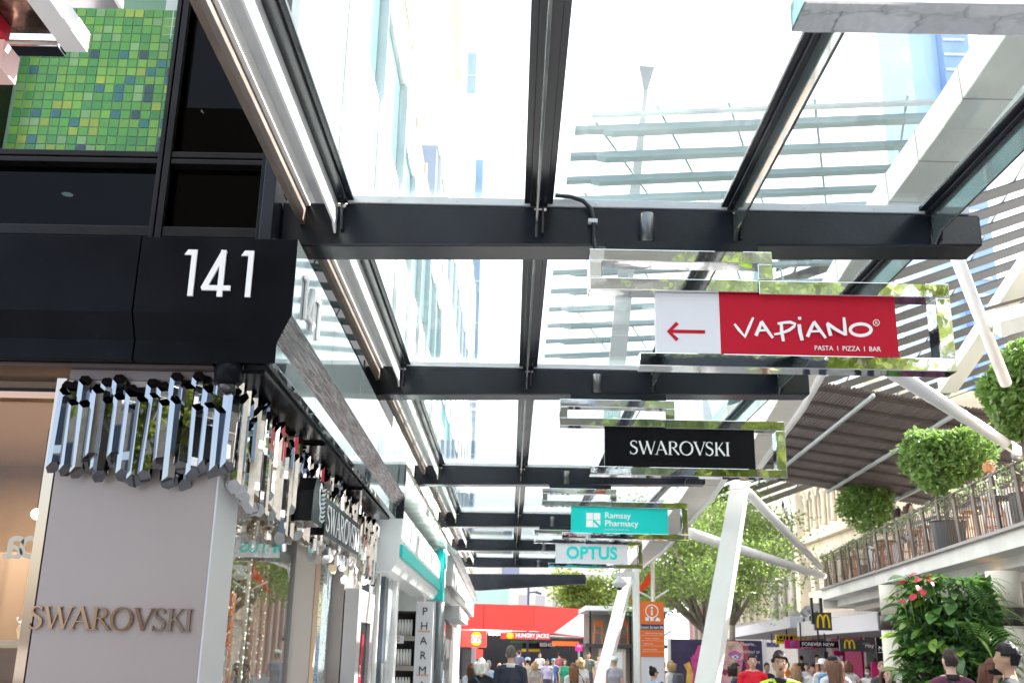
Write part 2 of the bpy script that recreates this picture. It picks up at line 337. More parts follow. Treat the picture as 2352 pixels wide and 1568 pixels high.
obj('back_wall', MB().box(-4.5, -1.5, 7.6, 7.7, 3.7, 8.1), M_dark, CB)
obj('blind', MB().box(-1.90, -1.55, 5.7, 5.73, 4.86, 4.98), mat('rough stone strip', (.30, .27, .22), .6, nz=.5, nscale=30), CB)
obj('office_ceiling', MB().box(-4.5, -1.5, 5.6, 7.6, 5.5, 5.56), mat('dark ceiling', (.035, .035, .04), .5), CB)
# mosaic panel
MO = thing('mosaic_panel', 'green glass mosaic panel behind the big upper window of the black building', 'mosaic', (-2.55, 5.6, 4.35))
obj('backing_board', MB().box(-3.06, -2.058, 5.606, 5.64, 4.3, 5.9), mat('pale green grout', (.22, .36, .24), .6), MO)
TC = [((.09, .34, .012), 'leaf green tile'), ((.19, .42, .015), 'lime green tile'), ((.055, .29, .02), 'mid green tile'), ((.36, .44, .01), 'yellow green tile'), ((.24, .42, .12), 'pale green tile'), ((.01, .16, .15), 'teal tile'), ((.006, .055, .04), 'bottle green tile'), ((.012, .03, .06), 'navy tile')]
tms = []
for c, nm in TC:
    me = mesh_from('tile', MB().box(-.0255, .0255, -.004, .004, -.026, .026), mat(nm, c, .18, var=.12)); tms.append(me)
dark = {(1, 15): 6, (2, 15): 6, (0, 11): 6, (0, 7): 7, (1, 7): 7, (0, 1): 7, (2, 2): 5, (4, 15): 5, (4, 13): 5, (4, 6): 5, (5, 12): 6, (5, 10): 5, (5, 4): 5, (5, 2): 5, (0, 6): 5, (7, 10): 5, (8, 10): 5, (8, 8): 5, (7, 13): 6, (8, 13): 6, (9, 11): 5, (9, 15): 5, (10, 15): 6, (10, 13): 5, (11, 14): 5, (12, 12): 6, (12, 10): 5, (12, 7): 6, (10, 1): 5}
rt = random.Random(3)
for j in range(18):
    for i in range(16):
        k = dark.get((j, i)); k = k if k is not None else rt.choices([0, 1, 2, 3, 4], [34, 26, 24, 8, 9])[0]
        o = bpy.data.objects.new('tile', tms[k]); COL.objects.link(o); o.parent = MO
        o.location = Vector((-3.01 + .0595 * i, 5.602, 4.389 + .0578 * j)) - wl(MO); o.rotation_euler = (rt.uniform(-.006, .006), 0, rt.uniform(-.006, .006))
# glowing discs standing in for lamp reflections on the tinted panes
DL = None
for (u, v, Y, lab) in ((473, 257, 6.6, 'glowing disc imitating a lamp reflection on the tall dark pane beside the mosaic'), (155, 447, 6.3, 'glowing disc imitating a lamp reflection on the lower left dark pane')):
    p = pt(u, v, Y=Y); t = thing('downlight', lab, 'light', p, 'glowing discs imitating lamp reflections on the black building')
    obj('lens', MB().lathe(p, [(.035, 0), (.035, .012)], 18), M_lampw, t); obj('trim', MB().lathe(p, [(.042, .002), (.042, .05), (.036, .05), (.036, .002)], 18), M_alu, t)

# black canopy
CN = thing('black_canopy', 'glossy black canopy wrapping the corner, carrying the white street number', 'canopy', (-1.3, 5.2, 3.05))
CX = -1.15
rise = lambda y: -.011 * (y - 5.1)          # the long side falls slightly
def front(x0, x1, mitre):
    e = lambda off: (x1 - off * 0.0) if not mitre else CX - off
    P = [(5.10, 3.70, 0), (5.10, 3.285, 0), (5.185, 3.157, .085), (5.185, 3.05, .085), (5.24, 3.05, .14), (5.24, 3.66, .14)]
    mb = MB(); k = len(P); A = [(x0, y, z) for y, z, o in P]; B = [(e(o), y, z) for y, z, o in P]
    mb.add(A + B, [tuple(range(k))[::-1], tuple(range(k, 2 * k))] + [(i, (i + 1) % k, k + (i + 1) % k, k + i) for i in range(k)]); return mb
def side(y0, y1, mitre, part=0):
    P = [(0, 3.70), (0, 3.285), (.05, 3.285), (.05, 3.70)] if part == 0 else [(.003, 3.283), (.085, 3.157), (.14, 3.157), (.053, 3.283)] if part == 1 else [(.085, 3.155), (.085, 3.05), (.14, 3.05), (.14, 3.155)] if part == 2 else [(0, 3.70), (0, 3.285), (.085, 3.157), (.085, 3.05), (.14, 3.05), (.14, 3.66)]
    mb = MB(); k = len(P); A = [(CX - o, (5.1 + o) if mitre else y0, z + rise(y0)) for o, z in P]; B = [(CX - o, y1, z + rise(y1)) for o, z in P]
    mb.add(A + B, [tuple(range(k))[::-1], tuple(range(k, 2 * k))] + [(i, (i + 1) % k, k + (i + 1) % k, k + i) for i in range(k)]); return mb
M_cham = mat('scratched dark steel', (.42, .43, .45), .25, .95, nz=.5, nscale=3, stretch=(40, 1.2, 40), bump=.06, bscale=3)
M_bside = mat('mirror side panel', (.42, .48, .50), .05, .85, nz=.12, nscale=2, stretch=(1, 1, .1))
for x0, x1, mi in ((-5.2, -3.4, 0), (-3.394, -1.975, 0), (-1.967, CX, 1)): obj('fascia_panel', front(x0, x1, mi), M_black, CN, bev=.003)
for k, (y0, y1) in enumerate(((5.1, 6.32), (6.328, 7.55), (7.558, 8.78), (8.788, 10.0), (10.008, 11.15))): 
    obj('side_panel', side(y0, y1, k == 0), M_bside, CN, bev=.002); obj('side_panel', side(y0, y1, k == 0, 2), M_bside, CN, bev=.002); obj('chamfer_panel', side(y0, y1, k == 0, 1), M_cham, CN)
obj('top_ledge', MB().add([(-5.2, 5.242, 3.665), (CX - .142, 5.242, 3.665), (-1.45, 5.56, 3.70), (-5.2, 5.56, 3.70), (-5.2, 5.242, 3.60), (CX - .142, 5.242, 3.60), (-1.45, 5.56, 3.60), (-5.2, 5.56, 3.60)], [(0, 1, 2, 3), (4, 7, 6, 5), (0, 4, 5, 1), (1, 5, 6, 2), (2, 6, 7, 3), (3, 7, 4, 0)]), mat('grey ledge metal', (.33, .31, .29), .45), CN)
for k, (y0, y1) in enumerate(((5.25, 7.1), (7.108, 9.0), (9.008, 11.1))):
    obj('soffit_panel', MB().box(-1.56, CX - .15, y0, y1, 3.03 + rise(y1), 3.05 + rise(y1)), M_black, CN)
obj('soffit_panel', MB().box(-5, -1.57, 5.25, 5.6, 3.03, 3.048), mat('brown black soffit', (.07, .05, .05), .3), CN)
obj('end_cap', MB().box(CX - .5, CX - .002, 11.156, 11.17, 2.985, 3.63), M_steel, CN)
def numerals(conv, n, fx):
    D1 = lambda x: [(x, 0), (x - .085 * 0, 0)]
    for poly in ([(.10, 0), (.175, 0), (.225, 1), (.055, 1), (.02, .875), (.135, .875)], [(.595, 0), (.655, 0)], [(1.0, 0)]): pass
    one = [(.07, 0), (.145, 0), (.145, 1), (.01, 1), (-.03, .88), (.07, .88)]
    four_h = [(-.17, .155), (.31, .155), (.31, .255), (-.04, .255), (.13, .66), (.13, .27), (.225, .27), (.225, 1.02), (.205, 1.02)]
    return one
ONE = [(.06, 0), (.15, 0), (.15, 1), (-.005, 1), (-.06, .885), (.06, .885)]
def numeral_set(o, r, u, sx, sz, depth):
    for x in (.12, 1.05):
        obj('numeral', MB().prism([((x + a) * sx, b * sz) for a, b in ONE], o, r, u, depth), M_digit, CN, bev=.002)
    o = Vector(o)
    m = MB(); f = lambda L: [((a) * sx, b * sz) for a, b in L]
    m.ribbon(f([(.70, 0), (.70, 1.0)]), .09 * sx, o, r, u, depth)
    m.ribbon(f([(.40, .185), (.865, .185)]), .105 * sz, o + Vector(r).cross(Vector(u)) * -.0006, r, u, depth)
    m.ribbon(f([(.425, .16), (.715, .99)]), .092 * sx, o + Vector(r).cross(Vector(u)) * -.0012, r, u, depth)
    obj('numeral', m, M_digit, CN)
numeral_set((-1.752, 5.085, 3.372), RX, UZ, .318, .255, .013)
numeral_set((CX + .016, 5.27, 3.345), RY, UZ, .42, .235, .014)
# dome camera
CA = thing('security_camera', 'black dome security camera under the canopy corner', 'security camera', (-1.47, 5.2, 3.04))
obj('housing', MB().lathe((-1.475, 5.215, 2.93), [(.05, 0), (.072, .02), (.075, .075), (.068, .115)], 20), M_black, CA, True)
obj('dome', MB().ball((-1.475, 5.215, 2.935), .052, 16, 10), mat('smoked dome', (.01, .01, .012), .03, coat=1), CA, True)

# jewellery shop front: pillar, letters, crystals
PL = thing('shop_pillar', 'mauve grey satin pillar at the corner of the jewellery shop', 'pillar', (-1.9, 5.5, 0))
obj('front_panel', MB().box(-2.335, -1.507, 5.30, 5.34, 0, 2.97), M_pillar, PL, bev=.002)
obj('side_panel', MB().box(-1.535, -1.498, 5.303, 5.73, 0, 2.96), mat('street-lit pillar side', (.60, .61, .64), .38, .55), PL, bev=.002)  # same pillar; paler tone puts the bright street light into this side
obj('core', MB().box(-2.33, -1.54, 5.345, 5.72, 0, 3.02), M_dark, PL)
obj('head_panel', MB().box(-2.335, -1.515, 5.31, 5.35, 2.975, 3.028), mat('mauve head panel', (.20, .17, .18), .4), PL)
obj('mirror_trim', MB().box(-2.395, -2.34, 5.30, 5.72, 0, 2.98), mat('bronze mirror trim', (.42, .33, .26), .05, 1), PL, bev=.003)
LT = thing('letter_sign', 'bronze chrome serif shop lettering raised on the mauve pillar', 'sign', (-1.95, 5.3, 1.72))
serif_word('SWAROVSKI', .80, .108, (-2.352, 5.282, 1.715), RX, UZ, M_bronze, LT, .014)
FZ = thing('crystal_frieze', 'frieze of mirrored hexagonal crystal bars around the shop corner', 'frieze', (-1.5, 5.3, 2.5))
def crystal_mesh(h, w, cut0, cut1):
    mb = MB(); v = []
    for k in range(6):
        a = R(60 * k); x = w * .5 * math.cos(a); y = w * .5 * math.sin(a) * .9
        v.append((x, y, -h / 2 - .95 * y + cut0 * x))
    for k in range(6):
        a = R(60 * k); x = w * .5 * math.cos(a); y = w * .5 * math.sin(a) * .9
        v.append((x, y, h / 2 + 1.1 * y + cut1 * .4 * x))
    mb.add(v, [(0, 1, 7, 6), (1, 2, 8, 7), (2, 3, 9, 8), (3, 4, 10, 9), (4, 5, 11, 10), (5, 0, 6, 11), (6, 7, 8, 9, 10, 11)] + [(5, 4, 3, 2, 1, 0)])
    return mesh_from('crystal', mb, M_crystal)
M_crys2 = mat('street-lit mirror crystal', (.86, .85, .84), .02, 1)  # one kind of crystal; street side toned brighter, front darker, for the light
cms = [crystal_mesh(h, .070, c0, c1) for h, c0, c1 in ((.40, .15, .5), (.46, -.1, .5), (.36, .1, .6), (.43, -.2, .45), (.32, .2, .5))]
cms2 = [c_.copy() for c_ in cms]
for c_ in cms2: c_.materials.clear(); c_.materials.append(M_crys2)
rc = random.Random(5)
def add_crystal(x, y, z, rz, k, tilt=0, sc=1):
    o = bpy.data.objects.new('crystal', (cms2 if sc != 1 else cms)[k]); COL.objects.link(o); o.parent = FZ; o.location = Vector((x, y, z)) - wl(FZ); o.rotation_euler = (rc.uniform(-.02, .02), tilt, rz); o.scale = (1, 1, sc)
x = -2.31; i = 0
while x < -1.44:
    up = i % 2
    add_crystal(x, 5.225 + .028 * (i % 2), (2.745 if up else 2.685) + rc.uniform(-.045, .045), R(30) + rc.uniform(-.16, .16), rc.choice([0, 1, 3] if up else [0, 2, 4, 3]), rc.uniform(-.015, .03)); x += .029; i += 1
x = -2.32
while x < -1.46: add_crystal(x, 5.282, 2.70 + rc.uniform(-.05, .06), R(30) + rc.uniform(-.3, .3), rc.randrange(5)); x += .047
y = 5.30; i = 0
while y < 11.0:
    up = i % 2
    add_crystal(-1.425 - .03 * up + rc.uniform(-.01, .01), y, (2.74 if up else 2.63) - .016 * (y - 5.3) + rc.uniform(-.07, .07), rc.uniform(-.5, .5), rc.randrange(5), 0, rc.uniform(.95, 1.3)); y += rc.uniform(.034, .05); i += 1
obj('backing_strip', MB().box(-1.50, -1.475, 5.74, 11.1, 2.45, 2.98), mat('bronze backing', (.62, .50, .38), .3, .6), FZ)
BS = thing('projecting_sign', 'black box sign with a swan and white serif lettering over the crystal bars', 'sign', (-1.3, 8, 2.5))
obj('box', MB().box(-1.395, -1.30, 7.3, 9.02, 2.40, 2.665), M_panelb, BS, bev=.004)
obj('swan_block', MB().prism([(0, 0), (.40, 0), (.47, .08), (.46, .24), (.38, .30), (.34, .20), (.26, .22), (.20, .30), (.10, .29), (.03, .2)], (-1.285, 6.72, 2.43), RY, UZ, .11), M_panelb, BS)
sw = MB(); sw.ribbon([(.30, .25), (.24, .27), (.20, .22), (.22, .15), (.28, .10), (.26, .04)], [.015, .03, .035, .03, .03, .02], (-1.282, 6.75, 2.43), RY, UZ, .004)
obj('swan_neck', sw, M_wtxt, BS)
sw = MB()
for k in range(8): sw.ribbon([(.30, .035 + .028 * k), (.40, .04 + .03 * k), (.47, .06 + .03 * k)], [.01, .017, .006], (-1.2815, 6.72, 2.43), RY, UZ, .004)
obj('swan_wing', sw, mat('pale blue swan print', (.45, .55, .58), .4), BS)
serif_word('SWAROVSKI', 1.62, .185, (-1.2965, 7.36, 2.437), RY, UZ, M_wtxt, BS, .0025)
# window on the near side with room behind
WN = thing('display_window', 'shop display window left of the mauve pillar with warm lit interior', 'window', (-2.8, 5.5, 0))
obj('glass', MB().box(-4.4, -2.40, 5.50, 5.51, 0, 2.90), M_wglass, WN)
obj('head_frame', MB().box(-4.4, -2.40, 5.46, 5.56, 2.905, 2.96), M_mull, WN); obj('head_trim', MB().box(-4.4, -2.4, 5.44, 5.455, 2.90, 2.935), mat('copper trim', (.45, .26, .18), .2, 1), WN)
for ch, xx in (('b', 78), ('a', 38)):
    p0 = pt(xx + 14, 1281, Y=5.52); text(ch, .17, p0, -RX, UZ, M_wtxt, WN, 'lettering', .002, .02)
SH = thing('display_shelf', 'low brown shelf with a jewellery bust and trays in the window left of the pillar', 'display', (-2.6, 6.0, 0))
obj('cabinet', MB().box(-3.4, -2.42, 5.72, 6.3, 0, 1.62), mat('brown cabinet', (.16, .085, .06), .4, nz=.2), SH); obj('plinth', MB().box(-2.75, -2.45, 5.75, 6.1, 1.625, 1.66), M_offwhite, SH)
BU = thing('necklace_bust', 'cream necklace bust standing on the window shelf', 'display bust', (-2.60, 5.9, 1.665))
obj('bust', MB().lathe((-2.60, 5.95, 1.665), [(.085, 0), (.10, .05), (.085, .10), (.045, .13), (.035, .19), (.03, .2)], 16), mat('cream leatherette', (.66, .6, .5), .6), BU, True)
obj('necklace', MB().tube([(-2.60 + .075 * math.sin(a), 5.862 - .012 * math.cos(a), 1.79 - .055 * math.cos(a)) for a in [R(-80 + 16 * k) for k in range(11)]], .006, 6), M_chrome, BU)
GB = thing('globe_lamp', 'small glowing globe lamp hanging inside the window left of the pillar', 'lamp', pt(80, 1180, Y=6.0))
obj('globe', MB().ball(pt(84, 1180, Y=6.0), .03), M_lamp, GB, True)
obj('cord', MB().tube([pt(84, 1180, Y=6.0) + Vector((0, 0, .03)), pt(84, 1180, Y=6.0) + Vector((0, 0, .5))], .003, 5), M_rubber, GB)
la = bpy.data.lights.new('shop ceiling light', 'AREA'); lo = bpy.data.objects.new('shop_ceiling_light', la); COL.objects.link(lo); lo.location = (-3.2, 6.7, 2.9); la.size = 1.2; la.energy = 24; la.color = (1, .82, .62)
CR = obj('curtain', MB().add([p for k in range(41) for p in ((-4.4 + .05 * k, 7.4 + .03 * math.sin(k * 1.6), 0), (-4.4 + .05 * k, 7.4 + .03 * math.sin(k * 1.6), 2.25))], [(2 * k, 2 * k + 2, 2 * k + 3, 2 * k + 1) for k in range(40)]), mat('taupe drape', (.26, .20, .16), .8), None, True, fix=False); tag(CR, 'pleated taupe drape at the back of the window left of the pillar', 'curtain')
# street side display with crystal strands
W2 = thing('side_window', 'tall shop window with crystal strands, facing the street', 'window', (-1.52, 6.6, 0))
obj('glass', MB().box(-1.527, -1.52, 5.74, 7.42, 0, 2.92), M_sglass, W2)
obj('frame', MB().box(-1.56, -1.50, 7.42, 7.50, 0, 2.95), mat('satin grey frame', (.36, .34, .33), .35, .5), W2, bev=.004)
obj('gold_back_wall', MB().box(-2.1, -2.05, 5.74, 7.42, 0, 2.95), mat('gold brown lining', (.40, .27, .15), .4, .3, nz=.3, nscale=6), W2)
bead = MB(); 
for k in range(46): bead.ball((0, 0, -.046 * k - .03 * ((k * 7) % 5) / 5), .013 if k % 3 else .018, 6, 4)
bead.tube([(0, 0, 0), (0, 0, -2.15)], .0018, 4)
SB = obj('crystal_strand', bead, mat('cut crystal bead', (.9, .86, .78), .04, .85), None); SB.location = (-1.66, 6.0, 2.9)
tag(SB, 'hanging strand of glittering crystal beads in the side window', 'crystal strand', 'crystal strands in the side window')
for k in range(1, 16): dup(SB, (-1.62 - .05 * (k % 4), 6.0 + .09 * k, 2.85 - .03 * (k % 3)), k * .7)
# entrance wall, portal and door
EN = thing('shop_entrance', 'shop entrance bay with grey and beige panels and a blue strip', 'shopfront', (-1.5, 8.4, 0))
obj('grey_panel', MB().box(-1.70, -1.505, 7.51, 8.28, 0, 2.9), mat('warm grey panel', (.40, .36, .33), .4, .2), EN, bev=.003)
obj('beige_panel', MB().box(-1.66, -1.60, 8.29, 8.78, 1.78, 2.75), mat('plain beige panel', (.75, .60, .40), .5), EN); obj('blue_panel', MB().box(-1.66, -1.60, 8.29, 8.78, 0, 1.775), mat('slate blue panel', (.10, .16, .30), .3), EN)  # upper panel plain beige, lower one slate blue
obj('glitter_column', MB().box(-1.72, -1.54, 8.80, 9.5, 0, 2.32), mat('silver glitter', (.42, .48, .50), .3, .6, nz=.5, nscale=60, bump=.6, bscale=120), EN); obj('black_post', MB().box(-1.60, -1.50, 9.51, 9.60, 0, 2.9), M_black, EN)
obj('rear_wall', MB().box(-2.6, -2.5, 7.5, 12, 0, 3), M_dark, EN)
PO = thing('screen_portal', 'grey box portal with an inset black screen beside the shop entrance', 'display portal', (-1.4, 9.7, 0))
sc_ = MB().box(-1.42, -1.30, 9.20, 9.42, 0, 2.15).box(-1.42, -1.30, 10.06, 10.28, 0, 2.15).box(-1.42, -1.30, 9.42, 10.06, 1.88, 2.15).box(-1.42, -1.30, 9.42, 10.06, 0, .9)
obj('casing', sc_, mat('silver grey laminate', (.45, .43, .44), .35, .3), PO); obj('screen', MB().box(-1.40, -1.33, 9.42, 10.06, .9, 1.88), M_panelb, PO)
obj('poster_band', MB().prism([(.12, 0), (.32, 0), (.40, .45), (.30, .5), (.2, .2)], (-1.327, 9.46, 1.3), RY, UZ, .002), M_red, PO); text('2', .1, (-1.325, 9.66, 1.42), RY, UZ, M_wtxt, PO)
obj('side_wall', MB().box(-1.62, -1.43, 9.2, 10.28, 0, 2.4), M_pillar, PO)
DR = thing('glass_door', 'glass door in a pale silver frame past the grey portal', 'door', (-1.5, 12, 0))
obj('frame', MB().box(-1.56, -1.49, 11.3, 11.75, 0, 2.98).box(-1.56, -1.49, 13.05, 13.5, 0, 2.98).box(-1.56, -1.49, 11.75, 13.05, 2.85, 2.98), mat('pale silver frame', (.55, .57, .62), .25, .6), DR, bev=.005)
dp_ = obj('pane', MB().box(-1.53, -1.52, 11.75, 12.72, 0, 2.85), M_sglass, DR); obj('stile', MB().box(-1.54, -1.495, 12.73, 12.86, 0, 2.85), mat('slate frame', (.12, .15, .2), .3, .5), DR)
obj('handle', MB().tube([(-1.47, 12.62, .9), (-1.47, 12.62, 1.5)], .014), M_chrome, dp_)
# ------------------------------------------------------------------ pharmacy and further left-hand shops
PH = thing('pharmacy_shop', 'white pharmacy shopfront with teal fascia beyond the jewellery shop', 'shop', (-1.6, 16, 0))
obj('floor_box', MB().box(-6, -5.9, 12.3, 21, 0, 3).box(-6, -1.45, 20.9, 21, 0, 3.6).box(-6, -1.5, 12.25, 12.3, 0, 3), M_white, PH)
obj('ceiling', MB().box(-6, -1.45, 12.3, 20.9, 2.95, 3.0), M_white, PH)
fb = [(-1.35, 2.50), (-1.27, 2.62), (-1.25, 3.1), (-1.32, 3.28), (-1.6, 3.32), (-1.6, 2.48)]
obj('fascia', MB().prism([(x + 1.6, z) for x, z in fb], (-1.6, 12.0, 0), RX, UZ, 6.75), mat('white acrylic fascia', (.82, .84, .84), .25), PH, bev=.01)
obj('teal_band', MB().box(-1.262, -1.236, 12.0, 18.76, 2.66, 2.80), M_teal, PH); obj('teal_end', MB().box(-1.50, -1.20, 18.77, 19.3, 2.50, 3.36), M_teal, PH, bev=.02)
obj('upper_ledge', MB().box(-1.6, -1.16, 11.3, 19.5, 3.40, 3.52), mat('pale marble ledge', (.62, .70, .68), .2, nz=.15, nscale=4), PH)
obj('doorway_frame', MB().box(-1.52, -1.44, 13.55, 13.8, 0, 2.5), M_white, PH); obj('doorway_frame', MB().box(-1.52, -1.44, 17.9, 18.3, 0, 2.5), M_white, PH)
SF = thing('product_shelf', 'dark framed shelf of white product bottles inside the pharmacy', 'shelf', (-1.75, 16, 0))
p = pt(912, 1410, Y=17.2); q = pt(952, 1568, Y=17.2)
obj('frame', MB().box(p.x - .05, q.x + .02, 17.5, 17.6, 0, p.z + .06).box(q.x - .02, q.x + .03, 17.1, 17.5, 0, p.z + .06).box(p.x - .05, q.x, 17.1, 17.5, p.z + .02, p.z + .05), M_dark, SF)
zs = [p.z - .33, p.z - .78, p.z - 1.2]
for z in zs: obj('shelf_board', MB().box(p.x - .05, q.x - .02, 17.1, 17.48, z - .07, z), mat('taupe board', (.32, .28, .25), .6), SF)
bme = mesh_from('bottle', MB().lathe((0, 0, 0), [(.028, 0), (.028, .18), (.02, .20), (.02, .23)], 10), M_white, True)
for z in zs:
    for k in range(6):
        o = bpy.data.objects.new('bottle', bme); COL.objects.link(o); o.location = (p.x + .0 + .047 * k, 17.2, z + .001); o.scale = (.8, .8, 1.1)
        tag(o, 'white product bottle on the %s shelf of the pharmacy' % ['upper', 'middle', 'lower'][zs.index(z)], 'bottle', 'white bottles on the pharmacy %s shelf' % ['upper', 'middle', 'lower'][zs.index(z)])
tg = obj('price_card', MB().box(p.x - .04, p.x + .14, 17.05, 17.06, 1.75, 1.87), M_panelw, None); tag(tg, 'white price card reading FOR 0.00 on the pharmacy shelf', 'card')
text('FOR', .03, (p.x, 17.045, 1.82), RX, UZ, M_dark, tg); text('0.00', .03, (p.x, 17.045, 1.77), RX, UZ, M_dark, tg)
PB = thing('pharmacy_board', 'tall white board with black vertical PHARMACY letters', 'sign', (-1.31, 16.5, 0))
obj('board', MB().box(-1.445, -1.178, 16.5, 16.56, .4, 2.36), M_panelw, PB, bev=.005)
for k, ch in enumerate('PHARMACY'): text(ch, .115, (-1.312, 16.494, 2.17 - .215 * k), RX, UZ, M_dark, PB, 'letter', .003, .0, 'CENTER')
for z in (1.93, 1.295): obj('copper_line', MB().box(-1.40, -1.22, 16.49, 16.498, z - .012, z + .012), mat('copper line', (.7, .38, .26), .4), PB)
PP = thing('canopy_post', 'grey street post with teal top between pharmacy and white shop', 'post', (-1.39, 21, 0))
obj('shaft', MB().tube([(-1.39, 21, 0), (-1.39, 21, 3.2)], .105, 16), mat('satin grey post', (.25, .27, .28), .3, .6), PP, True); obj('teal_top', MB().tube([(-1.39, 21, 3.202), (-1.39, 21, 3.52)], .11, 16), M_teal, PP, True)
WS = thing('white_shop', 'white rendered shop with a sloping awning before the red restaurant', 'shop', (-1.5, 28, 0))
obj('wall', MB().box(-5, -1.62, 22, 33, 0, 2.6).box(-5, -1.30, 21.6, 34, 2.605, 3.2), mat('lilac white render', (.52, .49, .50), .6, nz=.08), WS)
aw = MB()
for k in range(9): y0 = 21.3 + 1.55 * k; aw.hexa([(-1.3, y0, 3.66 - .03 * k), (-1.12, y0, 3.50 - .03 * k), (-1.12, y0 + 1.52, 3.48 - .03 * k), (-1.3, y0 + 1.52, 3.64 - .03 * k)], [(-1.3, y0, 3.72 - .03 * k), (-1.06, y0, 3.55 - .03 * k), (-1.06, y0 + 1.52, 3.53 - .03 * k), (-1.3, y0 + 1.52, 3.70 - .03 * k)])
obj('awning', aw, M_white, WS)
obj('fascia', MB().hexa([(-1.30, 21.4, 2.9), (-1.20, 21.4, 2.9), (-1.20, 35, 2.72), (-1.30, 35, 2.72)], [(-1.30, 21.4, 3.5), (-1.20, 21.4, 3.5), (-1.20, 35, 3.2), (-1.30, 35, 3.2)]), MATS['lilac white render'], WS)
obj('valance', MB().hexa([(-1.5, 24, 2.35), (-1.15, 24, 2.35), (-1.15, 29, 2.32), (-1.5, 29, 2.32)], [(-1.5, 24, 2.62), (-1.15, 24, 2.62), (-1.15, 29, 2.57), (-1.5, 29, 2.57)]), mat('grey white awning edge', (.6, .58, .56), .6), WS)
obj('door_opening', MB().box(-1.60, -1.55, 26, 30, 0, 2.3), mat('charcoal door', (.09, .09, .09), .4), WS); obj('shop_glass', MB().box(-1.58, -1.54, 22.3, 25.8, 0, 2.35), mat('pale blue window', (.45, .55, .66), .1), WS)
# ------------------------------------------------------------------ upper facades along the left of the street, in sun
def facade(name, label, y0, y1, bands, mull, x=-1.6, depth=7):
    t = thing(name, label, 'building', (x - 2, (y0 + y1) / 2, 0))
    for (z0, z1, m, nm) in bands: obj(nm, MB().box(x - depth, x - (.0 if 'glass' not in nm else .04), y0, y1, z0, z1 - .002), m, t)
    if mull:
        for y in np.arange(y0 + .6, y1 - .3, mull): obj('mullion', MB().box(x - .05, x + .05, y - .03, y + .03, bands[0][0], bands[-1][1]), M_alu, t)
    return t
M_green = mat('green spandrel', (.18, .50, .12), .2)
facade('white_office_building', 'sunlit white office block with green and teal glass bands above the awning', 12.25, 22, [(3.72, 4.0, M_teali, 'glass_band'), (4.0, 5.2, M_white, 'spandrel'), (5.2, 5.75, M_tglass, 'glass_band'), (5.75, 6.95, M_white, 'spandrel'), (6.95, 8.5, M_tglass, 'glass_band'), (8.5, 9.3, M_white, 'spandrel'), (9.3, 9.52, mat('pale orange edge', (.75, .42, .25), .5), 'cornice')], 1.6)
facade('pale_glass_building', 'pale glass building with orange top edge further up the left side', 22.2, 46, [(3.8, 6.2, M_white, 'spandrel'), (6.2, 8.0, M_paleb, 'glass_band'), (8.0, 11.4, M_white, 'spandrel'), (11.4, 13.0, M_paleb, 'glass_band'), (13.0, 17.5, M_white, 'spandrel')], 2.4, -1.9)
GS = obj('glass_strip', MB().box(-1.435, -1.425, 5.9, 9.1, 3.74, 3.86), M_green, None); tag(GS, 'narrow bright green glass strip above the black canopy side', 'glass strip')
LG = thing('wall_ledger', 'long grey steel channel fixed along the wall under the glass canopy', 'steel channel', (-1.25, 20, 4))
obj('channel', MB().box(-1.256, -1.222, -1, 34, 3.98, 4.09).box(-1.40, -1.26, 5.4, 34, 3.72, 3.76), mat('weathered grey steel', (.14, .11, .09), .5, nz=.3, nscale=4), LG); obj('gutter_side', MB().box(-1.25, -1.20, -1, 34, 4.093, 4.55), M_white, LG); obj('gutter_floor', MB().box(-1.199, -1.125, -1, 34, 4.175, 4.19), M_alu, LG)
for nm, lab, b in (('slim_tower', 'slim blue grey tower far up the left side of the street', (-5.5, -4.25, 88, 92, 56.5)), ('short_tower', 'lower blue grey tower beside the slim tower far away', (-4.2, -3.4, 90, 94, 46.3))):
    t = thing(nm, lab, 'tower', ((b[0] + b[1]) / 2, 90, 0)); obj('shaft', MB().box(b[0], b[1], b[2], b[3], 0, b[4]), M_paleb, t)
    obj('dark_edge', MB().box(b[0] - .25, b[0] - .01, b[2] - .1, b[3], 0, b[4] + .5), mat('grey blue fin', (.25, .28, .36), .4), t)
    for z in range(6, int(b[4]), 4): obj('floor_line', MB().box(b[0], b[1], b[2] - .06, b[2] - .01, z, z + .12), mat('pale floor line', (.6, .66, .74), .4), t)
t = thing('orange_edged_block', 'far block with a pale orange end panel high over the left buildings', 'tower', (-3.4, 47, 0))
obj('shaft', MB().box(-3.85, -2.3, 47, 50, 0, 28.6), M_white, t); obj('end_panel', MB().box(-3.88, -2.92, 45, 50, 28.9, 40), mat('pale orange panel', (.80, .50, .36), .5), t)
t = thing('blue_tower', 'tall pale blue glass tower rising behind the grid roof at upper right', 'tower', (49.5, 115, 0))
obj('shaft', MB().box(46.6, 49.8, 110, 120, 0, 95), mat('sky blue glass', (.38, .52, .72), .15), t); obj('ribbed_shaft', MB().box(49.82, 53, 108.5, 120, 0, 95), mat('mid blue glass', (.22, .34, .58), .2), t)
for z in range(40, 94, 2): obj('floor_line', MB().box(49.9, 52.4, 108.3, 108.45, z, z + .3), mat('pale floor line', (.6, .66, .74), .4), t)

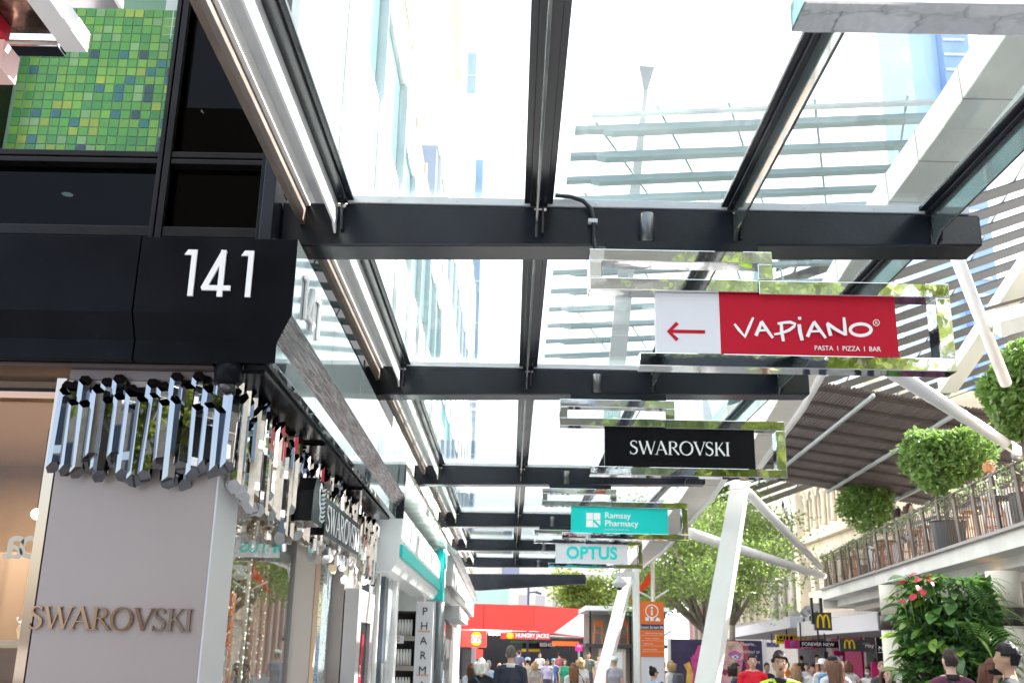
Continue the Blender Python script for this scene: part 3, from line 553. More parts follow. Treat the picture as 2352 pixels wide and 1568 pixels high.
# ------------------------------------------------------------------ glass canopy: beams, rafters, panes
BY = [2.05, 5.56, 9.15, 14.4, 19.45, 24.2, 29.0]
RXS = [-1.03, .117, 1.25, 2.385]
BN = ['canopy beam carrying the nearest chrome sign overhead', 'nearest long canopy beam in view, above the red restaurant sign', 'canopy beam above the black jeweller sign', 'canopy beam above the teal pharmacy sign', 'canopy beam above the white and turquoise phone shop sign', 'short looking canopy beam just beyond the phone shop sign', 'last canopy beam, low over the red restaurant']
bolt_me = mesh_from('bolt', MB().tube([(-.035, 0, 0), (.035, 0, 0)], .006, 6).tube([(-.03, 0, 0), (-.016, 0, 0)], .014, 6).tube([(.016, 0, 0), (.03, 0, 0)], .014, 6), M_zinc)
screw_me = mesh_from('screw', MB().ball((0, 0, 0), (.006, .004, .006), 8, 5), M_zinc)
def cleat(x, y): return MB().prism([(0, 0)] + [(.05 + .045 * math.cos(R(a)), .155 + .04 * math.sin(R(a))) for a in (60, 20, -20)] + [(.035, .01)], (x + .018, y, 3.93), -RY, UZ, .012)
for i, Y in enumerate(BY):
    b = thing('canopy_beam', 'black steel ' + BN[i], 'beam', (.6, Y + .12, 3.85), 'black steel beams of the glass canopy')
    m = MB(); z1 = 4.115; xl, xr = -1.36, 2.66
    m.hexa([(xl, Y, 3.845), (xr, Y, 3.925), (xr, Y + .235, 3.925), (xl, Y + .235, 3.845)], [(xl, Y, z1), (xr, Y, z1), (xr, Y + .235, z1), (xl, Y + .235, z1)])
    obj('web', m, M_steel, b, bev=.012)
    obj('end_plate', MB().box(-1.375, -1.362, Y - .02, Y + .26, 3.80, 4.16), M_steel, b)
    if i == 0: continue
    fl_ = obj('flashing', MB().box(-.99, xr - .06, Y - .006, Y + .19, z1 + .003, z1 + .048), M_alu, b, bev=.003)
    for k in range(9):
        o = bpy.data.objects.new('screw', screw_me); COL.objects.link(o); o.parent = fl_; o.location = Vector((-.75 + .4 * k, Y - .008, z1 + .024)) - wl(b)
    for x in RXS:
        cl_ = obj('cleat', cleat(x, Y), M_steel, b)
        o = bpy.data.objects.new('bolt', bolt_me); COL.objects.link(o); o.parent = cl_; o.location = Vector((x + .01, Y - .055, 4.075)) - wl(b)
RN = ['left end', 'second from the left', 'third from the left', 'right end']
bayname = ['over the viewer before the nearest beam', 'between the red and the black hanging signs', 'between the black and the teal hanging signs', 'between the teal and the phone shop signs', 'just past the phone shop sign', 'in the last canopy bay']
M_finw = mat('sunlit rafter fin', (.72, .73, .72), .35); M_fing = mat('grey green rafter fin', (.055, .068, .066), .14, coat=.6)  # left fins white: sunlight on their street face put into the colour
for i in range(6):
    y0, y1 = BY[i] + .245, BY[i + 1] - .004
    for k, x in enumerate(RXS):
        r = thing('canopy_rafter', 'T shaped rafter, %s, %s' % (RN[k], bayname[i]), 'rafter', (x, (y0 + y1) / 2, 4.1), 'rafters of the glass canopy')
        obj('flange', MB().box(x - .082, x + .082, y0, y1 - .01, 4.125, 4.15).box(x - .05, x + .05, y0, y1 - .012, 4.105, 4.1245), M_steel, r, bev=.004)
        f = MB().prism([(y0, 4.104), (y1 - .02, 4.104), (y1 - .02, 4.06), (y1 - .025, 3.915), (y1 - .11, 3.955), (y0, 3.955)], (x - .006, 0, 0), RY, UZ, .014)
        obj('fin', f, M_finw if k == 0 else M_fing, r, bev=.002)
    gb = thing('glass_roof', 'clear glass canopy roof bay, ' + bayname[i], 'glass roof', (.6, BY[i] + 1.5, 4.17), 'glass roof bays of the canopy')
    for k in range(3): obj('glass_pane', MB().box(RXS[k] + .035, RXS[k + 1] - .035, BY[i] + .1, BY[i + 1] + .09, 4.166, 4.18), M_glass, gb)
lb = thing('sloping_end_beam', 'dark sloping end beam closing the far end of the glass canopy', 'beam', (.5, 33, 3.6))
obj('web', MB().hexa([(-1.36, 33, 3.42), (2.3, 33, 3.72), (2.3, 33.25, 3.72), (-1.36, 33.25, 3.42)], [(-1.36, 33, 3.95), (2.3, 33, 4.0), (2.3, 33.25, 4.0), (-1.36, 33.25, 3.95)]), M_steel, lb, bev=.01)
# spotlights under the beams
SN = ['first', 'second', 'third', 'fourth', 'fifth', 'sixth']
sp = None
for i, Y in enumerate(BY[1:7]):
    loc = Vector((.735, Y - .045, 3.885))
    if sp is None:
        sp = thing('spotlight', '', 'light', loc, 'cylinder spotlights on the canopy beams')
        obj('body', MB().tube([loc, loc + Vector((0, 0, .175))], .042, 24), mat('satin black cylinder', (.16, .16, .165), .28, .85), sp, True, bev=.003)
        obj('lens', MB().lathe(loc - Vector((0, 0, .002)), [(.033, 0), (.033, .0015)], 20), mat('spot lens', (.25, .22, .2), .1), sp.children[0]); o = sp
    else: o = dup(sp, loc)
    o['label'] = 'black cylinder spotlight on the beam ' + ['over the red sign', 'over the black sign', 'over the teal sign', 'over the phone shop sign', 'second from the far end', 'at the far end'][i]
cd = thing('conduit', 'black corrugated conduit curving down over the nearest beam', 'cable', (.3, 5.5, 4.0))
P_ = [(.21, 5.53, 4.175), (.30, 5.53, 4.168), (.37, 5.52, 4.14), (.415, 5.515, 4.09), (.43, 5.515, 4.02), (.432, 5.515, 3.90), (.44, 5.50, 3.83), (.445, 5.49, 3.76)]
cr = []
for a, b in zip(P_[:-1], P_[1:]):
    for k in range(12): cr.append(Vector(a).lerp(Vector(b), k / 12))
obj('hose', MB().tube(cr, [.0145 if k % 2 else .0115 for k in range(len(cr))], 10), M_rubber, cd, True); obj('saddle_clip', MB().box(.40, .452, 5.498, 5.535, 4.0, 4.022), M_alu, cd)

# ------------------------------------------------------------------ chrome framed hanging signs
def sign_frame(Y, label):
    t = thing('hanging_sign', label, 'sign', (1.4, Y, 3.4), 'chrome framed signs hanging under the canopy')
    d = .13; y0, y1 = Y - .06, Y + d - .06
    def bar(x0, x1, z0, z1, nm): obj(nm, MB().box(x0, x1, y0, y1, z0, z1), M_chrome, t, bev=.004)
    # upper loop
    bar(.40, 1.418, 3.745, 3.815, 'loop_top'); bar(.40, .472, 3.648, 3.743, 'loop_side'); bar(1.335, 1.418, 3.648, 3.743, 'loop_side'); bar(.40, 1.334, 3.575, 3.646, 'loop_bottom')
    # large bracket
    bar(1.336, 2.385, 3.565, 3.646, 'upper_arm'); bar(2.302, 2.385, 3.222, 3.563, 'right_arm'); bar(.672, 2.385, 3.145, 3.220, 'lower_arm')
    obj('hanger', MB().box(.5, 1.35, Y - .02, Y + .03, 3.817, 3.88), M_steel, t)
    return t
s0 = sign_frame(2.21, 'chrome frame of the hanging sign directly overhead, cut by the top edge')
obj('face_panel', MB().box(.768, 2.10, 2.19, 2.225, 3.222, 3.573), M_panelb, s0)
s1 = sign_frame(5.50, 'chrome framed red restaurant sign with white arrow panel')
obj('face_panel', MB().box(.768, 1.118, 5.468, 5.53, 3.222, 3.573), M_panelw, s1); obj('face_panel', MB().box(1.1185, 2.088, 5.468, 5.53, 3.222, 3.5725), M_red, s1, )
def on(Y): return lambda u, v: (pt(u, v, Y=Y).x, pt(u, v, Y=Y).z)
c = on(5.466); FP = lambda L: [c(*p) for p in L]; o0 = Vector((0, 5.466, 0)); px = .00232
def strokes(name, items, m, par, dep=.002, o0=o0):
    mb = MB()
    for k, (pts, wd) in enumerate(items): mb.ribbon(FP(pts), [w * px for w in wd] if isinstance(wd, list) else wd * px, o0 - Vector((0, .0004 * k, 0)), RX, UZ, dep)
    obj(name, mb, m, par)
strokes('arrow', [([(1536, 760.5), (1619.5, 761.8)], 8.4), ([(1556, 741.5), (1536, 761), (1556, 780.5)], 9)], M_red, s1)
LK = [0]
def L_(p, w): LK[0] += 1; strokes('letter', [(q, w) for q in p], M_wtxt, s1, o0=o0 - Vector((0, .0011 * LK[0], 0)))
L_([[(1687, 744), (1697, 757), (1711, 773), (1720, 752), (1730, 729)]], [5, 7, 8, 7, 5]); 
L_([[(1736, 771), (1743, 755), (1749, 739)], [(1748, 738), (1761, 757), (1775, 776)]], [8, 8, 6]); L_([[(1778, 768), (1795, 765), (1812, 758.5), (1823, 750), (1826, 744), (1815, 740), (1800, 741), (1786, 743.5)]], [5, 6, 7, 7, 7, 7, 6, 6]); L_([[(1794, 742), (1795, 760), (1799, 784)]], [7, 8, 7])
L_([[(1835, 745), (1837, 763), (1842, 782)]], [8, 9, 8]); L_([[(1832.5, 731.5), (1839.5, 731.5)]], [7, 7])
L_([[(1854, 774), (1861, 757), (1869, 740)], [(1868, 739), (1881, 757), (1896, 777)]], [8, 8, 6]); L_([[(1743, 760), (1763, 758.5)], [(1862, 762), (1884, 761)]], 5)
L_([[(1907, 772), (1903, 758), (1899, 744)], [(1898, 743), (1918, 757), (1941, 770)], [(1940.5, 771), (1939, 750), (1937, 730)]], [8, 8, 6])
strokes('letter', [([(1977 + 24 * math.cos(a), 757 + 13.3 * math.sin(a)) for a in [2 * math.pi * k / 24 - 1.2 for k in range(25)]], 7.5)], M_wtxt, s1)
strokes('trade_ring', [([(2013 + 7 * math.cos(a), 741 + 7 * math.sin(a)) for a in [2 * math.pi * k / 16 for k in range(17)]], 1.5)], M_wtxt, s1)
q = c(2010.3, 744.8); text('R', .017, (q[0], 5.465, q[1]), RX, UZ, M_wtxt, s1)
q = c(1870.5, 804); q2 = c(2026, 806); text('PASTA  I  PIZZA  I  BAR', .0265, (q[0], 5.465, q[1]), RX, UZ, M_wtxt, s1, squash=.94)
s2 = sign_frame(9.10, 'chrome framed black jeweller sign with white serif lettering')
obj('face_panel', MB().box(.80, 2.118, 9.068, 9.13, 3.222, 3.573), M_panelb, s2); serif_word('SWAROVSKI', .885, .122, (1.018, 9.066, 3.335), RX, UZ, M_wtxt, s2, .002)
s3 = sign_frame(14.35, 'chrome framed teal pharmacy sign with white window logo')
obj('face_panel', MB().box(.80, 2.118, 14.318, 14.38, 3.222, 3.573), M_teal, s3)
lx, lz, a = 1.005, 3.30, .092
for dx, dz in ((0, 0), (0, 1), (1, 1)): obj('logo_pane', MB().box(lx + dx * (a + .008), lx + dx * (a + .008) + a, 14.3155, 14.3175, lz + dz * (a + .008), lz + dz * (a + .008) + a), M_wtxt, s3)
obj('logo_pane', MB().prism([(0, 0), (.07, 0), (0, .07)], (lx + a + .008, 14.3155, lz), RX, UZ, .002), M_wtxt, s3); obj('logo_pane', MB().prism([(a, .022), (a, a), (.022, a)], (lx + a + .008, 14.3155, lz), RX, UZ, .002), M_wtxt, s3)
text('Ramsay', .082, (1.255, 14.316, 3.424), RX, UZ, M_wtxt, s3, bold=.012); text('Pharmacy', .082, (1.255, 14.316, 3.317), RX, UZ, M_wtxt, s3, bold=.012); text('Part of Ramsay Health Care', .02, (1.26, 14.316, 3.262), RX, UZ, M_wtxt, s3)
s4 = sign_frame(19.4, 'chrome framed white sign with turquoise phone shop lettering')
obj('face_panel', MB().box(.80, 2.118, 19.368, 19.43, 3.222, 3.60), M_panelw, s4); text('OPTUS', .215, (1.458, 19.366, 3.31), RX, UZ, M_tealtxt, s4, bold=.05, align='CENTER', squash=.98)
# projecting sign at the very top left
t = thing('projecting_sign', 'stainless projecting sign frame with red panel, cut by the top left corner', 'sign', (-2.2, 4.1, 4.3))
obj('lower_bar', MB().hexa([(-3.4, 4.09, 4.20), (-2.07, 4.10, 4.20), (-2.07, 4.19, 4.20), (-3.4, 4.19, 4.20)], [(-3.4, 4.09, 4.28), (-2.07, 4.10, 4.28), (-2.07, 4.19, 4.28), (-3.4, 4.19, 4.28)]), M_chrome, t, bev=.004)
obj('right_arm', MB().box(-2.058, -1.955, 3.4, 4.15, 4.20, 4.30), M_white, t, bev=.005)  # white instead of steel puts the sunlit side into the colour
obj('inner_plate', MB().box(-3.4, -2.06, 3.4, 4.05, 4.23, 4.26), mat('mirror plate with painted paving', (.28, .20, .16), .18, .8, nz=.6, nscale=7, bump=.4, bscale=10), t)  # mottled brown paints in the shaded paving this steel would reflect
obj('red_panel', MB().box(-2.55, -2.235, 3.5, 4.0, 4.16, 4.225), M_red, t); obj('lit_face', MB().box(-2.36, -2.245, 3.98, 4.13, 4.02, 4.155), mat('glowing red white face', (.9, .6, .55), .4), t)
t = thing('window_louvre', 'grey metal louvre blade above the mosaic at the top edge', 'louvre', (-2.0, 3.6, 4.75))
pp = pt(265, 6, Y=4.0); obj('blade', MB().box(pp.x - .35, pp.x, 3.95, 4.05, pp.z, pp.z + .08), mat('grey blade', (.34, .33, .36), .35, .4), t, bev=.004); obj('end_clip', MB().box(pp.x + .002, pp.x + .02, 3.96, 4.04, pp.z - .004, pp.z + .03), M_white, t)
# ------------------------------------------------------------------ mall shade structure
def column(lab, y, top, bot, w0=.38, w1=.27):
    t = thing('leaning_column', lab, 'column', bot, 'white leaning columns of the mall shade')
    a = R(-37); r = Vector((math.cos(a), math.sin(a), 0)); d = Vector((-math.sin(a), math.cos(a), 0))
    q = lambda p, w, e: [Vector(p) - r * w / 2 - d * e / 2, Vector(p) + r * w / 2 - d * e / 2, Vector(p) + r * w / 2 + d * e / 2, Vector(p) - r * w / 2 + d * e / 2]
    obj('shaft', MB().hexa(q(bot, w0, .18), q(top, w1, .15)), M_white, t, bev=.015)
    obj('cap_joint', MB().hexa(q(Vector(top) + Vector((0, 0, .004)), w1 * .98, .145), q(Vector(top) + Vector((.02, 0, .12)), w1 * 1.05, .155)), M_white, t, bev=.01)
    return t
column('white tapered leaning column left of the painted hoarding', 16, (3.47, 16, 4.10), (2.62, 16, 0))
column('farther white tapered leaning column beside the orange info totem', 32, (3.50, 32, 3.93), (2.45, 32, 0), .44, .36)
def girder(lab, pts, ws, hs):
    t = thing('box_girder', lab, 'girder', pts[0]); m = MB()
    for i in range(len(pts) - 1): m.beam(pts[i], pts[i + 1], ws[i], hs[i], (0, 0, 1), ws[i + 1], hs[i + 1])
    obj('casing', m, M_offwhite, t, bev=.01); j = MB()
    for i in range(len(pts) - 1):
        for f in (.33, .8):
            p = Vector(pts[i]).lerp(Vector(pts[i + 1]), f); w = ws[i] * (1 - f) + ws[i + 1] * f; h = hs[i] * (1 - f) + hs[i + 1] * f; dd = (Vector(pts[i + 1]) - Vector(pts[i])).normalized()
            j.beam(p - dd * .006, p + dd * .006, w + .006, h + .006)
    obj('panel_joint', j, mat('joint grey', (.4, .37, .34), .6), t)
    obj('edge_tube', MB().tube([Vector(p) + Vector((w / 2 + .03, 0, -h / 2)) for p, w, h in zip(pts, ws, hs)], .045, 8), M_white, t, True)
girder('pale box girder sweeping up over the awning at the right', [(3.12, 4.8, 5.50), (3.12, 6.58, 5.34), (3.10, 7.9, 5.24), (3.10, 9.3, 5.05), (3.15, 11.8, 4.55), (3.35, 15.4, 4.30)], [.36, .34, .33, .32, .30, .28], [.26, .26, .26, .26, .26, .25])
girder('warm white box girder between the two leaning columns', [(2.95, 13.2, 4.65), (3.02, 17.2, 4.30), (3.2, 24, 4.10), (3.4, 31.6, 4.05)], [.4, .46, .46, .34], [.25, .3, .35, .25])
def strut(lab, a, b, r, knuckle=False):
    t = thing('tube_strut', lab, 'strut', a); obj('tube', MB().tube([a, b], r, 14), M_white, t, True)
    if knuckle: obj('knuckle', MB().tube([Vector(b) - Vector((.1, 0, .05)), Vector(b) + Vector((.1, .02, -.06))], r * .9, 10), mat('grey pin', (.3, .3, .32), .5, .5), t, True)
strut('white tube brace from the near leaning column to the balcony', (3.6, 16, 4.06), (8.13, 28, 3.95), .078)
strut('white tube brace running low behind the near column to the balcony', (2.95, 17.5, 3.60), (8.33, 28.5, 3.76), .09)
strut('thick white tube strut in front of the brown slatted roof', (3.6, 9.7, 4.32), (8.03, 16.4, 4.86), .078, True)
strut('white tube post rising past the end of the nearest beam', pt(2195, 585, Y=11.6), pt(2310, 880, Y=13.2), .075)
M_mast = mat('pale grey mast', (.40, .40, .40), .5)
m_ = thing('flared_mast', 'pale mast with flared paddle head above the canopy glass', 'mast', (2.1, 18, 0))
obj('shaft', MB().beam((1.98, 18.05, 8.2), (2.42, 18.0, 12.1), .30, .10, (0, 1, 0), .07, .08), M_mast, m_); obj('paddle', MB().beam((2.42, 18, 12.1), (2.45, 18, 12.62), .07, .08, (0, 1, 0), .30, .08), mat('grey paddle', (.26, .27, .29), .5), m_)
obj('lower_shaft', MB().beam((1.72, 18.1, 5.6), (1.979, 18.05, 8.19), .3, .12, (0, 1, 0)), M_mast, m_); obj('tie', MB().tube([(1.75, 18.05, 5.62), (3.0, 17.2, 4.5)], .05, 8), M_white, m_)
# vaulted grid of purlins over the mall
VR = thing('grid_roof', 'vaulted open grid roof of grey bands over the mall seen through the glass', 'roof', (3.5, 20, 9.5))
hk = [7.92, 7.99, 8.05, 8.10, 8.15, 8.17, 8.19, 8.17, 7.99, 7.78, 7.60, 7.44, 7.26]
M_purl = mat('grey green purlin', (.24, .30, .31), .45)
for k, h in enumerate(hk):
    y = 28 - 1.2 * k; z = 1.65 + h; xa = .8
    obj('purlin', MB().hexa([(xa, y, z - .02), (7.6, y, z + .40), (7.6, y + .17, z + .40), (xa, y + .17, z - .02)], [(xa, y, z + .05), (7.6, y, z + .47), (7.6, y + .17, z + .47), (xa, y + .17, z + .05)]), M_purl, VR)
    obj('purlin_end', MB().hexa([(xa + .55, y - .06, z - .06), (7.6, y - .06, z + .37), (7.6, y + .13, z + .37), (xa + .55, y + .13, z - .06)], [(xa + .4, y - .06, z - .024), (7.6, y - .06, z + .396), (7.6, y + .13, z + .396), (xa + .4, y + .13, z - .024)]), M_purl, VR)
for x in (-3.6, -2.4, -1.3, -.2, .9, 1.9, 2.9, 4.1, 5.4):
    L = [(x + .33 * (28 - 1.2 * k - 13), 28 - 1.2 * k, 1.65 + h + .1) for k, h in enumerate(hk)] + [(x, 13.0, 8.9)]; L = [(a, b, c + .063 * (a - .95)) for a, b, c in L if 1.0 < a < 7.5]
    if len(L) > 1: obj('joint_rod', MB().tube(L, .022, 6), M_purl, VR, True)
e = MB().hexa([(1.0, 12.95, 8.78), (7.6, 12.95, 9.2), (7.6, 13.05, 9.2), (1.0, 13.05, 8.78)], [(1.0, 12.95, 8.82), (7.6, 12.95, 9.24), (7.6, 13.05, 9.24), (1.0, 13.05, 8.82)]); obj('edge_strip', e, M_alu, VR)
# wide tilted louvres
LR = thing('louvre_roof', 'steep roof of wide dark zinc louvres above the balcony', 'roof', (12, 34, 9))
for k in range(20):
    y = 40 - .75 * k; zz = lambda x: 8.35 + .27 * k + .37 * (x - 12.6); x0, x1 = 6.4 + .02 * k, 21
    a = [(x0, y, zz(x0)), (x1, y, zz(x1)), (x1, y - .41, zz(x1) + .15), (x0, y - .41, zz(x0) + .15)]
    obj('louvre', MB().hexa(a, [(p[0], p[1] + .015, p[2] + .05) for p in a]), M_lou, LR)
for x in (7.4, 9.0, 10.8, 13.2, 15.6): obj('rafter', MB().beam((x, 40.2, 8.42 + .37 * (x - 12.6)), (x, 24.8, 14.0 + .37 * (x - 12.6)), .06, .12), M_tube, LR)
# brown fine slats
BR = thing('slatted_roof', 'low roof of fine brown timber slats with grey tubes over the balcony', 'roof', (10, 24, 6.3))
zr = lambda x, y: 6.54 - .155 * (x - 6.6) + .03 * (28 - y) - .0035 * (x - 6.6) ** 2 * 0
sl_me = mesh_from('slat', MB().box(-.019, .019, -4.5, 4.5, -.02, .02), M_brown)
n = 136; xs_ = [5.5]
while len(xs_) < n: xs_.append(xs_[-1] + (.066 if xs_[-1] < 10.2 else .066 + .02 * (xs_[-1] - 10.2)))
for i in range(n):
    x = xs_[i]; o = bpy.data.objects.new('slat', sl_me); COL.objects.link(o); o.parent = BR
    o.location = Vector((x, 24.5 + rc.uniform(-.04, .04), zr(x, 24.5))) - wl(BR); o.rotation_euler = (-.03, 0, 0)
for x in (5.6, 7.05, 8.75, 10.45, 12.15, 13.9, 15.6): obj('tube', MB().tube([(x, 20, zr(x, 20) - .09), (x, 29, zr(x, 29) - .09)], .05, 10), M_tube, BR, True)
for k in range(9):
    y = 20.2 + .98 * k; m = MB()
    for d in (0, .10): m.beam((5.5, y + d, zr(5.5, y) - .05), (16.1, y + d, zr(16.1, y) - .05), .045, .05)
    obj('purlin', m, M_brown, BR)
t = thing('pale_plank', 'pale grey soffit plank crossing behind the upper right tree', 'beam', (7.4, 16, 6.8)); obj('casing', MB().beam(pt(2370, 600, Y=14), pt(2175, 890, Y=18), .30, .22), mat('pale grey casing', (.62, .65, .64), .5), t, bev=.01)
t = thing('upper_deck', 'cream underside of a higher deck at the right edge', 'canopy', (7.6, 12, 6.2))
a, b, c_, d = pt(2258, 752, Y=13), pt(2370, 672, Y=13), pt(2370, 762, Y=12), pt(2300, 775, Y=12)
obj('soffit', MB().hexa([a, d, d + Vector((3, 0, .9)), a + Vector((3, .6, .9))], [a + Vector((0, 0, .2)), d + Vector((0, 0, .2)), d + Vector((3, 0, 1.1)), a + Vector((3, .6, 1.1))]), M_cream, t, bev=.01); obj('dark_edge', MB().beam(a + Vector((0, -.02, .23)), a + Vector((3, -.02, 1.13)), .04, .04), M_bronzep, t)

# ------------------------------------------------------------------ balcony
bx = lambda y: 7.30 + .102 * (y - 15.0)
yb = [11 + .95 * k for k in range(21)]
BL = thing('balcony', 'curved cafe balcony with bronze railing over the green column', 'balcony', (8.5, 20, 3.2))
def strip(off0, z0, off1, z1):
    m = MB(); 
    for a, b in zip(yb[:-1], yb[1:]):
        m.hexa([(bx(a) + off0, a, z0), (bx(a) + off1, a, z0), (bx(b) + off1, b, z0), (bx(b) + off0, b, z0)], [(bx(a) + off0, a, z1), (bx(a) + off1, a, z1), (bx(b) + off1, b, z1), (bx(b) + off0, b, z1)])
    return m
ye = yb[-1]
M_conc = mat('pale painted concrete', (.64, .64, .60), .6, nz=.12, nscale=2)
obj('slab', strip(-.12, 3.22, 8, 3.47), M_conc, BL); obj('edge_cap', strip(-.2, 3.472, -.02, 3.52), mat('grey drip cap', (.30, .28, .27), .5), BL); obj('lower_step', strip(.28, 3.05, 8, 3.218), M_conc, BL)
obj('soffit', strip(.75, 2.92, 8, 3.048), M_offwhite, BL); obj('deck', strip(0, 3.474, 8, 3.50), mat('deck board', (.3, .25, .2), .6), BL)
obj('end_face', MB().box(bx(ye) - .12, bx(ye) + 8, ye + .005, ye + .15, 3.0, 3.47), M_conc, BL)
bal = mesh_from('baluster', MB().box(-.006, .006, -.006, .006, 0, .80), M_bronzep); post_me = mesh_from('post', MB().hexa([(-.02, -.05, -.25), (.02, -.05, -.25), (.02, .05, -.25), (-.02, .05, -.25)], [(-.10, -.045, .86), (-.06, -.045, .86), (-.06, .045, .86), (-.10, .045, .86)]), M_bronzep)
for a, b in zip(yb[:-1], yb[1:]):
    o = bpy.data.objects.new('post', post_me); COL.objects.link(o); o.parent = BL; o.location = Vector((bx(a) - .06, a, 3.53)) - wl(BL)
    for k in range(1, 8):
        y = a + (b - a) * k / 8; o = bpy.data.objects.new('baluster', bal); COL.objects.link(o); o.parent = BL; o.location = Vector((bx(y) - .06, y, 3.53)) - wl(BL); o.rotation_euler = (0, -.055, 0)
obj('top_rail', MB().tube([(bx(y) - .14, y, 4.36) for y in yb], .022, 8), M_bronzep, BL); obj('mid_wire', MB().tube([(bx(y) - .10, y, 4.15) for y in yb], .008, 5), M_bronzep, BL)
for x in range(int(ye)): pass
obj('end_railing', MB().tube([(bx(ye) - .14, ye, 4.36), (bx(ye) + 6, ye, 4.36)], .022, 8), M_bronzep, BL)
mb_ = MB()
for k in range(40): mb_.box(bx(ye) + .15 * k, bx(ye) + .15 * k + .016, ye - .01, ye + .01, 3.53, 4.34)
obj('end_balusters', mb_, M_bronzep, BL, kind='stuff')
# leafy netting on the rail
def leaf_cloud(n, fn, size, ln=1.6, rnd=None, bias=None):
    """n leaf shaped faces at positions fn(i) -> (p, outward)"""
    m = MB(); rnd = rnd or random.Random(1); vs = []; fs = []
    for i in range(n):
        p, nn = fn(i); s = size * rnd.uniform(.6, 1.35)
        d = Vector((rnd.gauss(0, 1), rnd.gauss(0, 1), rnd.gauss(0, .8))); d = (d + nn * .6).normalized(); w = d.cross(Vector((rnd.gauss(0, 1), rnd.gauss(0, 1), rnd.gauss(0, 1)))).normalized()
        o = len(vs); k = d.cross(w) * s * .12
        vs += [p - d * s * ln * .5, p + w * s * .42 - k, p + d * s * ln * .5, p - w * s * .42 - k]; fs += [(o, o + 1, o + 2, o + 3)]
    m.v = vs; m.f = fs; m.m = [0] * len(fs); return m
rl = random.Random(11)
def railpos(i):
    y = rl.uniform(11, ye); c2 = math.sin(y * 2.1) + math.sin(y * 5.3); return Vector((bx(y) + rl.uniform(-.22, .1), y, 4.40 - abs(rl.gauss(0, .13)) * (1 + .5 * c2))), Vector((-1, 0, 0))
RL = obj('railing_greenery', leaf_cloud(1500, railpos, .055, rnd=rl), mat('dusty creeper leaf', (.22, .27, .15), .5, nz=.5, nscale=4, trans=.3), BL, fix=False); RL['kind'] = 'stuff'
# stools, tables
st = thing('bar_stool', '', 'stool', (0, 0, 0), 'timber bar stools on the balcony')
obj('seat', MB().lathe((0, 0, .72), [(.15, 0), (.18, .015), (.18, .04), (.16, .055)], 18), M_wood, st, True)
for k in range(4):
    a = R(45 + 90 * k); obj('leg', MB().tube([(.12 * math.cos(a), .12 * math.sin(a), .72), (.2 * math.cos(a), .2 * math.sin(a), 0)], .018, 8), M_wood, st, True)
for z, r_ in ((.28, .168), (.46, .148)):
    q = [(r_ * math.cos(R(45 + 90 * k)), r_ * math.sin(R(45 + 90 * k)), z) for k in range(4)]; obj('stretcher', MB().tube([q[0], q[1]], .009, 6).tube([q[1], q[2]], .009, 6).tube([q[2], q[3]], .009, 6).tube([q[3], q[0]], .009, 6), M_wood, st)
stools = [(2325, 13.9), (2255, 15.9), (2200, 17.4), (2147, 19.1), (2085, 21.4), (2044, 23.6), (2018, 24.8), (1985, 26.2), (1930, 28.4)]
st2 = [(14.4, 1.75), (16.6, 1.8), (19.9, 1.75), (20.6, .5), (22.2, .45), (25.4, .5), (25.9, 1.7)]
for i, (u, y) in enumerate(stools):
    x = bx(y) + .45 + .15 * (i % 2); o = st if i == 0 else dup(st); o.location = (x, y, 3.502)
    o['label'] = 'brown timber bar stool behind the balcony railing, ' + ['nearest, at the right edge of the photo', 'second from the right', 'third from the right', 'fourth from the right', 'middle of the nine', 'fourth from the left', 'third from the left', 'second from the left', 'leftmost and farthest'][i]
for i, (y, dx) in enumerate(st2): dup(st, (bx(y) + dx, y, 3.502), .4 * i, 'brown timber bar stool near the %s on the balcony' % ['nearest high table, back side', 'second high table, back side', 'middle clipped tree, back side', 'middle clipped tree, railing side', 'third high table, railing side', 'far clipped tree, railing side', 'far clipped tree, back side'][i])
tb = thing('bar_table', '', 'table', (0, 0, 0), 'high tables on the balcony')
obj('tabletop', MB().box(-.38, .38, -.7, .7, 1.0, 1.04), mat('dark timber top', (.10, .07, .05), .4), tb, bev=.005); obj('base', MB().box(-.3, .3, -.55, .55, 0, .995), mat('white table base', (.78, .79, .82), .5), tb, bev=.01)
for i, y in enumerate((14.9, 18.2, 22.5, 27.3)):
    o = tb if i == 0 else dup(tb); o.location = (bx(y) + 1.05, y, 3.502); o['label'] = 'high cafe table with white base on the balcony, ' + ['nearest at the right', 'below the middle clipped tree', 'between the middle and far clipped trees', 'farthest at the left end'][i]
# clipped ball trees
def topiary(lab, c, r, n, seed):
    t = thing('clipped_tree', lab, 'tree', (c[0], c[1], 3.5), 'clipped ball trees on the balcony'); rr = random.Random(seed); c = Vector(c); lump = [(Vector((rr.gauss(0, 1), rr.gauss(0, 1), rr.gauss(0, 1))).normalized(), rr.uniform(-.36, .26)) for _ in range(22)]
    def f(i):
        d = Vector((rr.gauss(0, 1), rr.gauss(0, 1), rr.gauss(0, 1))).normalized(); k = 1
        for l, a in lump: k += a * max(0, d.dot(l) - .72) / .28
        q = abs(rr.gauss(0, .2)); k *= (1 - min(q, .45)) * (1 if rr.random() > .05 else rr.uniform(1, 1.2))
        return c + Vector((d.x * r[0], d.y * r[1], d.z * r[2])) * k, d
    obj('foliage', leaf_cloud(n, f, .072, 1.7, rr), M_top, t, fix=False)
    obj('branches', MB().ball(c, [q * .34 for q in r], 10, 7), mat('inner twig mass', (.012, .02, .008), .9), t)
    obj('trunk', MB().tube([(c.x, c.y, 3.9), c - Vector((0, 0, r[2] * .4))], .05, 8), M_bark, t, True)
    obj('planter', MB().lathe((c.x, c.y, 3.502), [(.26, 0), (.30, .5), (.32, .52), (.28, .52)], 18), mat('dark planter', (.05, .05, .05), .5), t)
